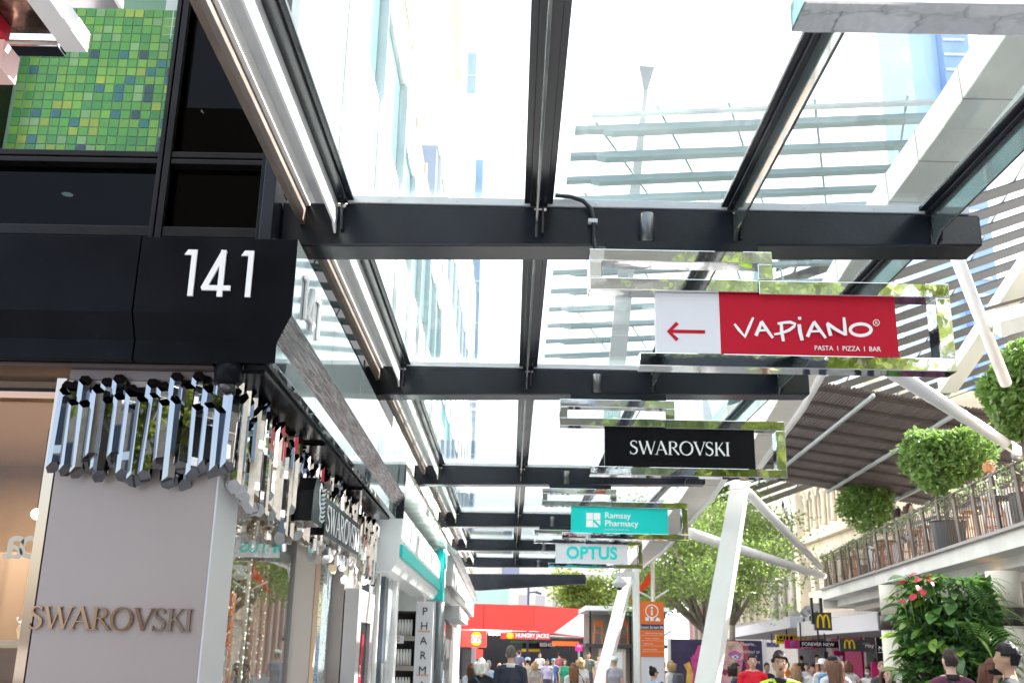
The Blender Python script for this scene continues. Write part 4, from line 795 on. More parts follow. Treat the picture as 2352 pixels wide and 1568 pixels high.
topiary('large clipped ball tree cut by the right edge above the balcony', pt(2338, 898, Y=15.3), (.66, .66, .70), 5600, 21)
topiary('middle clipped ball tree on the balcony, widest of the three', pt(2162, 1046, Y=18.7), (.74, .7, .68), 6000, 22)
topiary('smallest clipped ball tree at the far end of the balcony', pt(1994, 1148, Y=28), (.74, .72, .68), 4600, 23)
# ------------------------------------------------------------------ under the balcony: columns, green column, shops
for i, (u, y, r_, lab) in enumerate(((2322, 15.6, .26, 'cream round column with dark band at the right edge under the balcony'), (2050, 19.0, .16, 'cream column left of the leafy planted column under the balcony'))):
    p = pt(u, 1497, Y=y); t = thing('round_column', lab, 'column', (p.x, p.y, 0), 'cream columns under the balcony')
    obj('shaft', MB().tube([(p.x, p.y, 0), (p.x, p.y, 2.15)], r_, 24), M_cream, t, True); obj('dark_band', MB().tube([(p.x, p.y, 2.152), (p.x, p.y, 2.40)], r_ * 1.04, 24), mat('dark bronze band', (.05, .04, .035), .4), t, True); obj('head', MB().tube([(p.x, p.y, 2.402), (p.x, p.y, 2.92)], r_ * .9, 24), M_cream, t, True)
GC = thing('planted_column', 'column covered with lush ferns, broad leaves and red anthuriums', 'plant', (5.78, 14.2, 0))
gc = Vector((5.78, 14.2, 0)); obj('core', MB().tube([(gc.x, gc.y, 0), (gc.x, gc.y, 2.45)], .42, 20), mat('planting felt', (.015, .02, .012), .9), GC)
def leafmesh(nm, L, Wd, segs, droop, m, fold=.2):
    mb = MB(); vs = []; 
    for i in range(segs + 1):
        f = i / segs; w = Wd * (math.sin(math.pi * min(1, f * .92 + .06)) ** .8); y = L * f * (1 - .18 * f * droop); z = -droop * L * .5 * f * f
        vs += [(-w, y, z + fold * w), (0, y, z), (w, y, z + fold * w)]
    fs = []
    for i in range(segs): a = 3 * i; fs += [(a, a + 1, a + 4, a + 3), (a + 1, a + 2, a + 5, a + 4)]
    mb.add(vs, fs); return mesh_from(nm, mb, m, True)
def fern(nm, L, m):
    mb = MB()
    for i in range(12):
        f = (i + 1) / 13; y = L * f * (1 - .2 * f); z = -.5 * L * f * f; w = .32 * L * math.sin(math.pi * (f * .85 + .1))
        for s in (-1, 1): mb.add([(0, y, z), (s * w * .5, y + .035 * L, z - .01), (s * w, y + .05 * L, z - .05 * L), (s * w * .5, y - .012 * L, z - .01)], [(0, 1, 2, 3)])
    return mesh_from(nm, mb, m)
M_leafb = mat('bright strap leaf', (.24, .38, .06), .25, nz=.3, nscale=5, trans=.35, var=.3); M_leafk = mat('dark glossy leaf', (.085, .20, .05), .2, nz=.3, nscale=5, trans=.2, var=.3)
lv = [leafmesh('broad_leaf', .26, .075, 5, .7, M_leafk), leafmesh('broad_leaf', .22, .06, 5, .5, M_leafb), leafmesh('strap_leaf', .40, .018, 6, 1.1, M_leafb), fern('fern_frond', .48, M_leaf), leafmesh('broad_leaf', .17, .045, 4, .6, M_leaf), fern('fern_frond', .36, M_leafk)]
sp_me = leafmesh('red_spathe', .15, .055, 4, .3, M_anth, .35)
rg = random.Random(31); bulk = MB()
def gpos(hi=2.72, lo=.9):
    z = rg.uniform(lo, hi); a = rg.uniform(R(150), R(390)); rad = .44 + .17 * math.sin(math.pi * min(1, max(0, (z - .7) / 2.1))) + rg.uniform(-.04, .08); return a, z, rad
def orient(a, tilt, roll): return Euler((tilt, roll, a - math.pi / 2), 'XYZ')
for i in range(285):
    a, z, rad = gpos(); left = math.cos(a) < -.2
    k = rg.choice([0, 1, 4, 1, 4, 0]) if left else rg.choice([3, 5, 3, 2, 1, 3, 4])
    o = bpy.data.objects.new(lv[k].name.split('.')[0], lv[k]); COL.objects.link(o); o.parent = GC
    o.location = (rad * math.cos(a), rad * math.sin(a), z); o.rotation_euler = orient(a, rg.uniform(-.6, .5), rg.uniform(-.5, .5)); s = rg.uniform(.7, 1.25) * (1 if math.cos(a) < .3 else .72); o.scale = (s, s, s)
def bulkpos(i):
    a, z, rad = gpos(2.7, 0.2); return gc + Vector(((rad - .03) * math.cos(a), (rad - .03) * math.sin(a), z)), Vector((math.cos(a), math.sin(a), .2))
o = obj('foliage', leaf_cloud(4200, bulkpos, .07, 2.0, rg), M_leafk, GC, fix=False); o['kind'] = 'stuff'
for i, (u, v) in enumerate(((2068, 1336), (2090, 1318), (2102, 1330), (2108, 1350), (2092, 1372), (2128, 1328), (2143, 1338), (2120, 1362), (2078, 1382))):
    p = pt(u, v + 6, Y=13.55 + .1 * (i % 3)); o = bpy.data.objects.new('red_spathe', sp_me); COL.objects.link(o); o.parent = GC; o.location = p - wl(GC); o.rotation_euler = (rg.uniform(.5, 1.2), rg.uniform(-.6, .6), rg.uniform(-2.6, .6)); o.scale = (.8, .8, .8)
    obj('flower_stem', MB().tube([p, p + Vector((.12, .25, -.28))], .005, 5), M_leafb, GC)
t = thing('soffit_downlight', 'small warm downlight in the balcony soffit above the planted column', 'light', pt(2281, 1330, Z=2.915)); p = pt(2281, 1330, Z=2.915); obj('lens', MB().lathe(p, [(.06, 0), (.06, .004)], 16), mat('amber lens', (1, .6, .1), .4, emit=(1, .55, .1), estr=3), t); obj('rim', MB().lathe(p, [(.075, -.002), (.075, .003), (.062, .003), (.062, -.002)], 16), M_alu, t)
# fast food sign and shop boards on the right
def goldm(o, w, h, m, par, d=.03):
    mb = MB(); o = Vector(o)
    for s in (0, 1):
        pts = [(.06 + .44 * s, 0)] + [(.06 + .44 * s + .22 * (1 - math.cos(R(a))), .12 + .88 * math.sin(R(a)) ** .75) for a in (12, 25, 40, 60, 78, 90, 102, 120, 140, 155, 168)] + [(.06 + .44 * s + .44, 0 if s else .1)]
        mb.ribbon([(x * w, z * h) for x, z in pts], [w * .11 + w * .02 * abs(i - 6) / 6 for i in range(len(pts))], o - Vector((0, .002 * s, 0)), RX, UZ, d)
    obj('arches_logo', mb, m, par)
M_dgrey = mat('charcoal sign face', (.045, .045, .05), .4)
t = thing('arches_sign', 'square charcoal sign with yellow double arch letter under the balcony end', 'sign', (6.95, 24, 2.25))
obj('box', MB().box(6.757, 7.137, 24, 24.12, 2.251, 2.636), M_dgrey, t, bev=.006); goldm((6.80, 23.985, 2.305), .29, .275, M_yel, t); obj('bracket', MB().box(6.9, 6.96, 24.02, 24.1, 2.64, 2.95).box(6.7, 6.75, 24.02, 24.1, 2.38, 2.95), M_dark, t)
def board(lab, u0, v0, u1, v1, Y, m, th=.08):
    a = pt(u0, v0, Y=Y); b = pt(u1, v1, Y=Y); t = thing('sign_board', lab, 'sign', ((a.x + b.x) / 2, Y, b.z), 'hanging shop boards along the right side'); obj('board', MB().box(a.x, b.x, Y, Y + th, b.z, a.z), m, t)
    obj('hanger', MB().box((a.x + b.x) / 2 - .02, (a.x + b.x) / 2 + .02, Y + .02, Y + .06, a.z + .002, a.z + .5), M_dark, t); return t, a, b
def btext(t, a, b, Y, s, fx, fz, h, m, bold=0., sq=1., align='LEFT'): text(s, h * (a.z - b.z), (a.x + fx * (b.x - a.x), Y - .004, b.z + fz * (a.z - b.z)), RX, UZ, m, t, bold=bold, squash=sq, align=align)
t, a, b = board('black board reading FOREVER NEW in white capitals', 1836, 1470, 1926, 1487, 30, M_panelb); btext(t, a, b, 30, 'FOREVER NEW', .06, .24, .52, M_wtxt, sq=1.02)
t, a, b = board('charcoal board with small yellow arches and a yellow disc', 1928, 1467, 2008, 1496, 26, M_dgrey); goldm((a.x + .1, 25.99, b.z + .06), .26, .2, M_yel, t, .01); obj('disc', MB().lathe((0, 0, 0), [(.085, 0), (.085, .01)], 20), M_yel, t); t.children[-1].rotation_euler = (R(90), 0, 0); t.children[-1].location = Vector((a.x + .58 * (b.x - a.x), 25.995, (a.z + b.z) / 2)) - wl(t); btext(t, a, b, 26, 'Play', .74, .36, .34, M_wtxt)
t, a, b = board('magenta chemist board with white lower case lettering', 1802, 1468, 1880, 1490, 32, M_pink); btext(t, a, b, 32, 'price', .5, .54, .33, M_wtxt, .03); btext(t, a, b, 32, 'pharm', .5, .16, .33, M_wtxt, .03); obj('disc', MB().ball(((a.x + .25 * (b.x - a.x)), 31.99, (a.z + b.z) / 2), (.10, .01, .10), 14, 8), mat('plum disc', (.25, .05, .2), .5), t)
t, a, b = board('yellow and black board reading CITY BEACH', 1782, 1456, 1834, 1479, 36, M_yel); obj('black_ground', MB().box(a.x + .04, b.x - .04, 35.985, 35.996, b.z + .10, a.z - .04), M_panelb, t); text('CITY BEACH', .17, (a.x + .06, 35.98, b.z + .13), RX, UZ, M_yel, t, bold=.03, squash=.82)
t, a, b = board('white bank board with purple letters BOQ', 1758, 1474, 1790, 1486, 40, M_panelw); text('BOQ', .13, (a.x + .05, 39.99, b.z + .04), RX, UZ, mat('purple print', (.10, .05, .5), .4), t, bold=.03)
t, a, b = board('black coffee board with white script lettering at the foot of the balcony columns', 2012, 1462, 2046, 1530, 22, M_panelb); text('McCafe', .085, (a.x + .02, 21.985, a.z - .26), RX, Vector((.12, 0, 1)).normalized(), M_wtxt, t); obj('underline', MB().box(a.x + .02, b.x - .04, 21.985, 21.99, a.z - .30, a.z - .29), M_wtxt, t); obj('magenta_panel', MB().box(a.x - .1, b.x - .08, 22.1, 22.15, .2, b.z + .08), M_pink, t)
def awning(lab, pts, x1, h):
    t = thing('shop_awning', lab, 'awning', (pts[0][0], pts[0][1], pts[0][2]), 'pale shop awnings along the right side'); A, B = Vector(pts[0]), Vector(pts[1])
    obj('fascia', MB().hexa([A, A + Vector((.12, 0, 0)), B + Vector((.12, 0, 0)), B], [A + Vector((0, 0, h)), A + Vector((.12, 0, h)), B + Vector((.12, 0, h)), B + Vector((0, 0, h))]), mat('pale grey awning metal', (.52, .51, .54), .45), t)
    obj('soffit', MB().hexa([A + Vector((.13, 0, .02)), Vector((x1, A.y, A.z + .02)), Vector((x1, B.y, B.z + .02)), B + Vector((.13, 0, .02))], [A + Vector((.13, 0, h)), Vector((x1, A.y, A.z + h)), Vector((x1, B.y, B.z + h)), B + Vector((.13, 0, h))]), mat('grey soffit board', (.42, .40, .40), .6), t)
    obj('end_face', MB().box(B.x + .0, x1, B.y - .02, B.y - .005, B.z, B.z + h), mat('bluish end panel', (.44, .45, .50), .5), t)
awning('pale grey shop awning over the yellow and black board', [(9, 46, 2.35), (9, 34.8, 2.58)], 13, .36); awning('nearer pale grey shop awning beside the arches sign', [(9, 34.0, 2.30), (9, 26.5, 2.34)], 13, .42)
SR = thing('right_shop_row', 'row of shopfronts under the awnings on the right side', 'shop', (12, 34, 0))
obj('wall', MB().box(12.5, 12.9, 20, 60, 0, 3.4), mat('shop beige', (.45, .40, .36), .6, nz=.2), SR)
for i, (y0, y1, m) in enumerate(((21, 24, M_dark), (24.5, 27.5, M_pink), (28, 31, M_dark), (31.5, 34.5, mat('taupe shop', (.25, .2, .17), .6)), (35, 38, M_dark), (38.5, 42, M_pink), (43, 47, M_dark))): obj('shop_window', MB().box(12.42, 12.49, y0, y1, 0, 2.4), m, SR)
t, a, b = board('yellow lettered dark cafe banner hanging vertical', 1892, 1495, 1906, 1560, 31, M_dark); text('CAFE', .14, (a.x + .15, 30.99, b.z + .1), UZ, -RX, M_yel, t, bold=.03)
t, a, b = board('magenta vertical chemist banner with white lettering', 1915, 1493, 1945, 1560, 33, M_pink); text('priceline', .12, (a.x + .25, 32.99, b.z + .1), UZ, -RX, M_wtxt, t, bold=.03)
for i, (u, v, y) in enumerate(((1845, 1411, 34), (1820, 1420, 36), (1860, 1405, 32))):
    p = pt(u, v, Y=y); t = thing('floodlight', 'small grey floodlight on top of the awning, ' + ['middle', 'left', 'right'][i] + ' of three', 'light', p, 'floodlights on the shop awnings'); obj('head', MB().beam(p, p + Vector((.2, .05, .2)), .22, .2), mat('grey flood housing', (.2, .2, .21), .4), t); obj('foot', MB().box(p.x - .02, p.x + .04, p.y - .03, p.y + .03, p.z - .25, p.z - .1), M_dark, t)
# ------------------------------------------------------------------ heritage building
HB = thing('heritage_building', 'cream Victorian building with rows of arched windows', 'building', (13.5, 48, 0))
def arch_bay(x, y0, y1, z0, z1, ow, sill, spring, depth, mw, mp, nm='bay'):
    """wall piece facing -X with a round arched opening, plus recessed dark pane"""
    yc = (y0 + y1) / 2; r_ = ow / 2; N = 8; V = []; F = []
    arcp = [(yc + r_ * math.cos(math.pi * k / N), spring + r_ * math.sin(math.pi * k / N)) for k in range(N + 1)]  # from y+ to y-
    m = MB(); q = lambda a: m.hexa([(x, p[0], p[1]) for p in a], [(x + depth, p[0], p[1]) for p in a])
    q([(y0, z0), (y1, z0), (y1, sill), (y0, sill)]); q([(y0, sill + .0), (yc - r_, sill), (yc - r_, spring), (y0, spring)]); q([(yc + r_, sill), (y1, sill), (y1, spring), (yc + r_, spring)])
    for k in range(N):
        a, b = arcp[k], arcp[k + 1]; fy = lambda p: y0 + (y1 - y0) * ((p[0] - (yc - r_)) / ow); q([a, (fy(a), spring if k == 0 else z1), (fy(b), z1 if k < N - 1 else spring), b] if 0 < k < N - 1 else ([a, (y1, spring), (y1, z1), (fy(b), z1), b] if k == 0 else [a, (fy(a), z1), (y0, z1), (y0, spring), b])) if False else None
        ta = (fy(a), z1); tb_ = (fy(b), z1)
        if k == 0: ta = (y1, z1)
        if k == N - 1: tb_ = (y0, z1)
        q([b, a, ta, tb_])
    q([(yc + r_, spring), (y1, spring), (y1, z1), (y1 - .001, z1)]); q([(y0, spring), (yc - r_, spring), (y0 + .001, z1), (y0, z1)])
    o = obj('wall_bay', m, mw, HB)
    obj('window', MB().box(x + depth * .75, x + depth * .8, yc - r_, yc + r_, sill, spring + r_), mp, HB)
    ar = MB()
    for k in range(N): a, b = arcp[k], arcp[k + 1]; ar.beam((x - .04, a[0], a[1]), (x - .04, b[0], b[1]), .12, .12, (1, 0, 0))
    obj('arch_moulding', ar, mw, HB)
M_her = mat('sunlit cream stone', (.66, .58, .44), .7, nz=.15, nscale=1.2); M_herg = mat('grey stone', (.42, .38, .33), .7, nz=.2, nscale=1.5); M_hw = mat('dusky window', (.16, .14, .13), .15)  # cream is the stone's own even colour
xh = 13.0
for k in range(8):
    y0 = 37 + 1.3 * k; arch_bay(xh, y0, y0 + 1.3, 6.7, 9.1, .8, 7.05, 8.3, .35, M_her, M_hw); arch_bay(xh, y0, y0 + 1.3, 3.9, 6.4, .7, 4.4, 5.6, .35, M_her, M_hw)
    obj('colonnette', MB().lathe((xh - .1, y0, 6.95), [(.13, 0), (.10, .1), (.09, 1.2), (.15, 1.35), (.15, 1.42)], 10), M_her, HB, True)
obj('string_course', MB().box(xh - .3, xh + .3, 36.8, 47.6, 6.42, 6.68), M_her, HB); obj('cornice', MB().box(xh - .45, xh + .4, 36.6, 47.8, 9.12, 9.5), M_her, HB); obj('parapet', MB().box(xh - .1, xh + .3, 36.8, 47.6, 9.52, 11.5), M_her, HB); obj('end_pier', MB().box(xh - .35, xh + .2, 46.9, 47.6, 3.4, 12.5), M_her, HB); obj('end_pier', MB().box(xh - .35, xh + .2, 36.7, 37.2, 3.4, 12.5), M_her, HB)
obj('body', MB().box(xh + .4, xh + 8, 36.6, 68, 0, 11), M_her, HB)
for k in range(3): arch_bay(xh - .2, 48.2 + 1.7 * k, 49.9 + 1.7 * k, 3.2, 6.6, 1.15, 3.3, 5.3, .6, M_herg, M_hw); obj('grey_pier', MB().tube([(xh - .35, 48.2 + 1.7 * k, 3.2), (xh - .35, 48.2 + 1.7 * k, 5.3)], .18, 10), M_herg, HB, True)
obj('grey_cornice', MB().box(xh - .6, xh + .3, 48, 53.4, 6.62, 7.0), M_herg, HB); obj('gable', MB().prism([(48.4, 7.02), (52.8, 7.02), (50.6, 8.9)], (xh - .1, 0, 0), -RY * -1, UZ, .3), M_her, HB); obj('gable_roof', MB().beam((xh + .1, 48.3, 7.0), (xh + .1, 50.6, 9.0), .8, .1, (1, 0, 0)).beam((xh + .1, 52.9, 7.0), (xh + .1, 50.6, 9.0), .8, .1, (1, 0, 0)), M_white, HB)
for k in range(9): arch_bay(xh, 53.5 + 1.55 * k, 55.05 + 1.55 * k, 3.2, 6.9, .9, 3.9, 5.9, .4, M_her, mat('warm window', (.40, .28, .16), .3)); obj('pilaster', MB().box(xh - .15, xh + .02, 53.45 + 1.55 * k, 53.7 + 1.55 * k, 3.2, 6.9), M_her, HB)
obj('lower_cornice', MB().box(xh - .4, xh + .2, 53.4, 68, 6.92, 7.3), M_her, HB)
t = thing('pink_building', 'pinkish red building past the cream heritage facade', 'building', (13, 72, 0)); obj('wall', MB().box(13.2, 20, 68.2, 80, 0, 8), mat('pink render', (.52, .24, .2), .7), t)
for k in range(5): obj('pier', MB().box(13, 13.18, 68.5 + 2 * k, 69 + 2 * k, 0, 8), M_her, t)
t = thing('white_office_tower', 'white modern block with blue windows above the heritage roof', 'building', (20, 62, 0)); obj('wall', MB().box(15.5, 26, 70, 84, 8.1, 26), M_white, t)
for k in range(3):
    for j in range(3): obj('window', MB().box(16.4 + 2.5 * k, 17.6 + 2.5 * k, 69.9, 69.99, 12 + 4 * j, 14.2 + 4 * j), M_paleb, t)
t = thing('distant_pale_block', 'pale orange block far down the street under the end beam', 'building', (2, 120, 0)); obj('wall', MB().box(.2, 10.5, 120, 130, 0, 11.5), mat('pale apricot', (.70, .60, .50), .7), t)
for k in range(5):
    for j in range(3): obj('window', MB().box(.9 + 1.9 * k, 1.9 + 1.9 * k, 119.9, 119.99, 4 + 2.4 * j, 5.4 + 2.4 * j), mat('pale window', (.4, .38, .38), .3), t)
# ------------------------------------------------------------------ red restaurant at the end of the awning
HJ = thing('red_restaurant', 'restaurant with a broad bright red canopy at the end of the awning', 'restaurant', (0, 60, 0))
obj('fascia', MB().hexa([(-4, 60, 2.86), (1.35, 60, 2.80), (1.35, 60.3, 2.80), (-4, 60.3, 2.86)], [(-4, 60, 4.22), (1.35, 60, 4.18), (1.35, 60.3, 4.18), (-4, 60.3, 4.22)]).hexa([(1.355, 60.0, 2.80), (4.1, 58.5, 2.45), (4.1, 58.8, 2.45), (1.355, 60.3, 2.80)], [(1.355, 60.0, 4.18), (4.1, 58.5, 3.95), (4.1, 58.8, 3.95), (1.355, 60.3, 4.18)]), M_redfascia, HJ); obj('fascia_joint', MB().box(-1.5, -1.46, 59.975, 59.995, 2.84, 4.2), mat('dark red joint', (.35, .02, .015), .5), HJ)
obj('painted_sun_patch', MB().prism([(1.2, -.14), (3.0, -.34), (3.0, 1.02)], (1.355, 59.96, 2.86), Vector((2.745, -1.5, 0)).normalized(), UZ, .02), mat('pale sun patch paint', (.85, .78, .70), .4), HJ)  # pale triangle painted as sunlight falling on the fascia's right end
obj('soffit', MB().hexa([(-4, 60.31, 2.84), (4.0, 59, 2.47), (3.0, 66, 2.5), (-4, 66, 2.7)], [(-4, 60.31, 2.88), (4.0, 59, 2.51), (3.0, 66, 2.54), (-4, 66, 2.74)]), M_white, HJ)
obj('back_wall', MB().box(-6, 8, 68, 68.3, 0, 2.9), M_dark, HJ); obj('dark_portal', MB().box(-2.2, -1.9, 61, 67, 0, 2.6), M_grey, HJ)
for x in (-.9, 1.6):
    for k in range(3): obj('soffit_lamp', MB().lathe((x, 60.9 + 1.2 * k, 2.60), [(.30, 0), (.30, .04)], 16), M_lampw, HJ)
LS = thing('long_red_sign', 'long red sign with white bold restaurant lettering below the red canopy', 'sign', (.8, 58, 2.2))
a, b = pt(1150, 1452, Y=57.5), pt(1263, 1468, Y=57.5); obj('board', MB().box(a.x, b.x, 57.5, 57.7, b.z, a.z), M_redfascia, LS); obj('bun', MB().ball((a.x + .5, 57.48, (a.z + b.z) / 2), (.2, .015, .15), 14, 8), M_yel, LS)
text("HUNGRY JACKS", .20, (a.x + .80, 57.47, b.z + .09), RX, UZ, M_wtxt, LS, bold=.05, fit=1.75)
BXs = thing('red_box_sign', 'red box sign with round burger emblem at the left of the red canopy', 'sign', (-1.7, 50, 2.2))
a, b = pt(1058, 1446, Y=50), pt(1116, 1486, Y=50); obj('box', MB().box(a.x, b.x, 50, 51, b.z, a.z), M_redfascia, BXs, bev=.02)
cx_ = a.x + .62 * (b.x - a.x); cz_ = (a.z + b.z) / 2; rr_ = .27
obj('bun_top', MB().prism(arc(0, 0, rr_ * .78, rr_ * .55, 0, 180, 12), (cx_, 49.985, cz_ + .16), RX, UZ, .014), M_yel, BXs); obj('bun_bottom', MB().prism(arc(0, 0, rr_ * .78, rr_ * .45, 180, 360, 12), (cx_, 49.985, cz_ - .17), RX, UZ, .014), M_yel, BXs); obj('white_ground', MB().box(cx_ - rr_ * .85, cx_ + rr_ * .85, 49.988, 49.997, cz_ - .16, cz_ + .155), M_wtxt, BXs)
text('HUNGRY', .10, (cx_, 49.98, cz_ + .03), RX, UZ, M_redfascia, BXs, bold=.05, align='CENTER'); text("JACK'S", .13, (cx_, 49.98, cz_ - .12), RX, UZ, M_redfascia, BXs, bold=.05, align='CENTER')
obj('column', MB().box(a.x + .1, a.x + .5, 50.2, 50.7, 0, b.z), M_dark, BXs); t2 = obj('small_plate', MB().box(a.x + .72, a.x + 1.05, 50.05, 50.15, 1.35, 1.75), M_redfascia, BXs)
def fboard(lab, u0, v0, u1, v1, Y, m):
    a = pt(u0, v0, Y=Y); b = pt(u1, v1, Y=Y); t = thing('sign_board', lab, 'sign', ((a.x + b.x) / 2, Y, b.z)); obj('board', MB().box(a.x, b.x, Y, Y + .1, b.z, a.z), m, t); return t, a, b
t, a, b = fboard('dark green strip sign behind the red lettering board', 1172, 1470, 1232, 1476, 62, mat('deep green sign', (.02, .12, .05), .4))
t, a, b = fboard('black shop sign with white capitals right of the passage', 1200, 1475, 1265, 1488, 63, M_panelb); text('BISHOP', .2, (a.x + 1.0, 62.98, b.z + .1), RX, UZ, M_wtxt, t, bold=.04)
t, a, b = fboard('thin yellow sign strip in the dark passage', 1198, 1489, 1240, 1496, 63.5, M_yel); t, a, b = fboard('purple black sign with letters SH in the passage', 1182, 1497, 1212, 1505, 64, mat('plum sign', (.05, .03, .10), .4)); text('SH', .17, (a.x + .1, 63.98, b.z + .03), RX, UZ, M_wtxt, t, bold=.03)
t, a, b = fboard('orange fascia sign over the glass kiosk side entrance', 1268, 1471, 1330, 1483, 56, M_orange)
t, a, b = fboard('small magenta wireless internet sign plate', 1322, 1478, 1338, 1494, 46, mat('hot pink sign', (.75, .02, .30), .4))
obj('signal_mark', MB().ribbon(arc(0, 0, .10, .08, 25, 155, 8), .02, ((a.x + b.x) / 2, 45.99, b.z + .15), RX, UZ, .005).ribbon(arc(0, 0, .06, .05, 25, 155, 8), .02, ((a.x + b.x) / 2, 45.99, b.z + .13), RX, UZ, .005), M_wtxt, t); obj('pole', MB().box((a.x + b.x) / 2 - .04, (a.x + b.x) / 2 + .04, 46.02, 46.09, 0, b.z), M_tube, t)
# upper floors seen past the end of the awning
t = thing('pale_green_terrace', 'pale building with green glass terrace edge above the red canopy', 'building', (-2, 72, 0)); obj('wall', MB().box(-6, -.6, 72, 80, 6.2, 9.5), M_cream, t); obj('terrace', MB().box(-6, -.1, 71, 72, 4.6, 5.9), mat('pale green glass', (.45, .65, .58), .2), t); obj('slate_panel', MB().box(-.58, .55, 71.5, 74, 6.1, 7.2).box(-.58, .0, 71.5, 74, 7.25, 9.5), mat('slate blue cladding', (.25, .28, .38), .4), t)
t = thing('orange_crate', 'orange shutter box high above the red canopy', 'shutter', (.8, 75, 8.5)); a, b = pt(1185, 1320, Y=75), pt(1216, 1336, Y=75); obj('panel', MB().box(a.x, b.x, 75, 76, b.z, a.z), M_orange, t); obj('rib', MB().box(a.x + .5, a.x + .55, 74.95, 74.99, b.z, a.z), M_redfascia, t)
def lamp_post(lab, u, vt, Y, r, arm=True, m=None):
    p = pt(u, vt, Y=Y); t = thing('street_lamp', lab, 'lamp post', (p.x, Y, 0)); obj('pole', MB().tube([(p.x, Y, 0), (p.x, Y, p.z)], r, 10), m or M_steel, t, True)
    if arm: obj('head', MB().beam((p.x, Y, p.z - .45), (p.x + .55, Y, p.z - .38), .12, .08).beam((p.x + .4, Y, p.z - .42), (p.x + .75, Y, p.z - .5), .2, .12), m or M_steel, t)
lamp_post('slim dark blue street lamp against the sky above the red canopy', 1214, 1342, 62, .07, True, mat('dark blue pole', (.04, .06, .12), .4))
# kiosk
KS = thing('glass_kiosk', 'two storey glass kiosk with orange chairs upstairs', 'kiosk', (4.8, 50, 0))
kx0, kx1 = 3.6, 7.2
obj('roof', MB().box(kx0 - .2, kx1, 48.9, 54, 3.55, 3.75), M_alu, KS); obj('upper_glass', MB().box(kx0, kx1, 49.0, 49.03, 2.12, 3.5), glass('kiosk glass', (.75, .8, .82), 1.5, 0, 1), KS); obj('floor_band', MB().box(kx0 - .2, kx1, 48.8, 54, 1.95, 2.1), M_dark, KS); obj('back_wall', MB().box(kx0, kx1, 53, 53.2, 0, 3.5), mat('brown kiosk wall', (.3, .26, .23), .5), KS)
obj('corner_post', MB().box(kx0 - .03, kx0 + .05, 48.9, 49.0, 0, 3.5), M_mull, KS); obj('corner_post', MB().box(5.38, 5.46, 48.9, 49.0, 0, 3.5), M_mull, KS); obj('door', MB().box(4.0, 5.2, 49, 49.06, 0, 1.9), mat('taupe door', (.40, .34, .30), .4), KS); obj('door_pane', MB().box(4.1, 4.5, 48.96, 48.995, .4, 1.75).box(4.65, 5.05, 48.96, 48.995, .4, 1.75), mat('pale door glass', (.45, .50, .48), .1), KS); obj('orange_strip', MB().box(5.55, 5.95, 48.9, 48.95, .0, 1.75), M_orange, KS)
oc = thing('orange_chair', '', 'chair', (0, 0, 0), 'orange chairs in the kiosk upper floor')
for sx in (-.2, .2): obj('leg', MB().tube([(sx, 0, 0), (sx * .8, .12, 1.0)], .035, 6).tube([(sx, .4, 0), (sx, .4, .45)], .035, 6), M_orange, oc)
obj('seat', MB().box(-.24, .24, -.02, .42, .42, .47), M_orange, oc); obj('backrest', MB().box(-.22, .22, .08, .13, .75, 1.02), M_orange, oc)
for i, x in enumerate((4.05, 5.2)): o = oc if i == 0 else dup(oc); o.location = (x, 49.6, 2.12); o['label'] = ['left', 'right'][i] + ' orange chair behind the kiosk upper glass'
# info totem, poles, hoarding
IT = thing('info_totem', 'orange and white visitor information totem with street map', 'information sign', (2.88, 22, 0))
x0, x1 = 2.643, 3.115; obj('body', MB().box(x0, x1, 22, 22.2, 0, 2.70), M_panelw, IT, bev=.01); obj('orange_face', MB().box(x0, x1, 21.985, 21.997, 1.62, 2.70), M_orange, IT); obj('edge', MB().box(x0 - .012, x0 - .001, 22, 22.2, 0, 2.70).box(x1 + .001, x1 + .012, 22, 22.2, 0, 2.7), M_orange, IT)
cxi = (x0 + x1) / 2
zt = lambda v: 1.65 + (1497 - v) / 2400 * 22 * 1.008
obj('info_ring', MB().ribbon(arc(0, 0, .125, .125, 0, 360, 24), .02, (cxi, 21.98, zt(1404)), RX, UZ, .004), M_wtxt, IT); obj('info_mark', MB().box(cxi - .02, cxi + .02, 21.976, 21.98, zt(1404) - .08, zt(1404) + .03).box(cxi - .022, cxi + .022, 21.976, 21.98, zt(1404) + .045, zt(1404) + .085), M_wtxt, IT)
for k, dx in enumerate((-.10, 0, .10)): obj('pictogram', (MB().box(cxi + dx - .035, cxi + dx + .035, 21.976, 21.98, zt(1425), zt(1425) + .075) if k < 2 else MB().prism([(-.05, 0), (.06, 0), (.05, .04), (.0, .08), (-.03, .05)], (cxi + dx + .01, 21.976, zt(1425)), RX, UZ, .004)), M_wtxt, IT)
obj('name_band', MB().box(x0 + .004, x1 - .004, 21.974, 21.983, zt(1443), zt(1432)), M_navy, IT); text('Queen Street Mall', .055, (cxi, 21.97, zt(1441)), RX, UZ, M_wtxt, IT, bold=.012, align='CENTER', squash=.93)
for k, v in enumerate((1452, 1463, 1474, 1486)):
    obj('rule_line', MB().box(x0 + .01, x1 - .01, 21.976, 21.98, zt(v) - .035, zt(v) - .031), M_wtxt, IT); text(('Queen Street bus station', 'Museum of Brisbane', 'Central station', 'King George Square')[k], .024, ((x0 + .10) if k < 2 else (x0 + .05), 21.976, zt(v)), RX, UZ, M_wtxt, IT)
obj('map_blob', MB().prism([(0, 0), (.3, .05), (.33, .25), (.1, .33), (-.02, .2)], (x0 + .08, 21.995, .85), RX, UZ, .006), mat('pale map green', (.62, .74, .60), .5), IT)
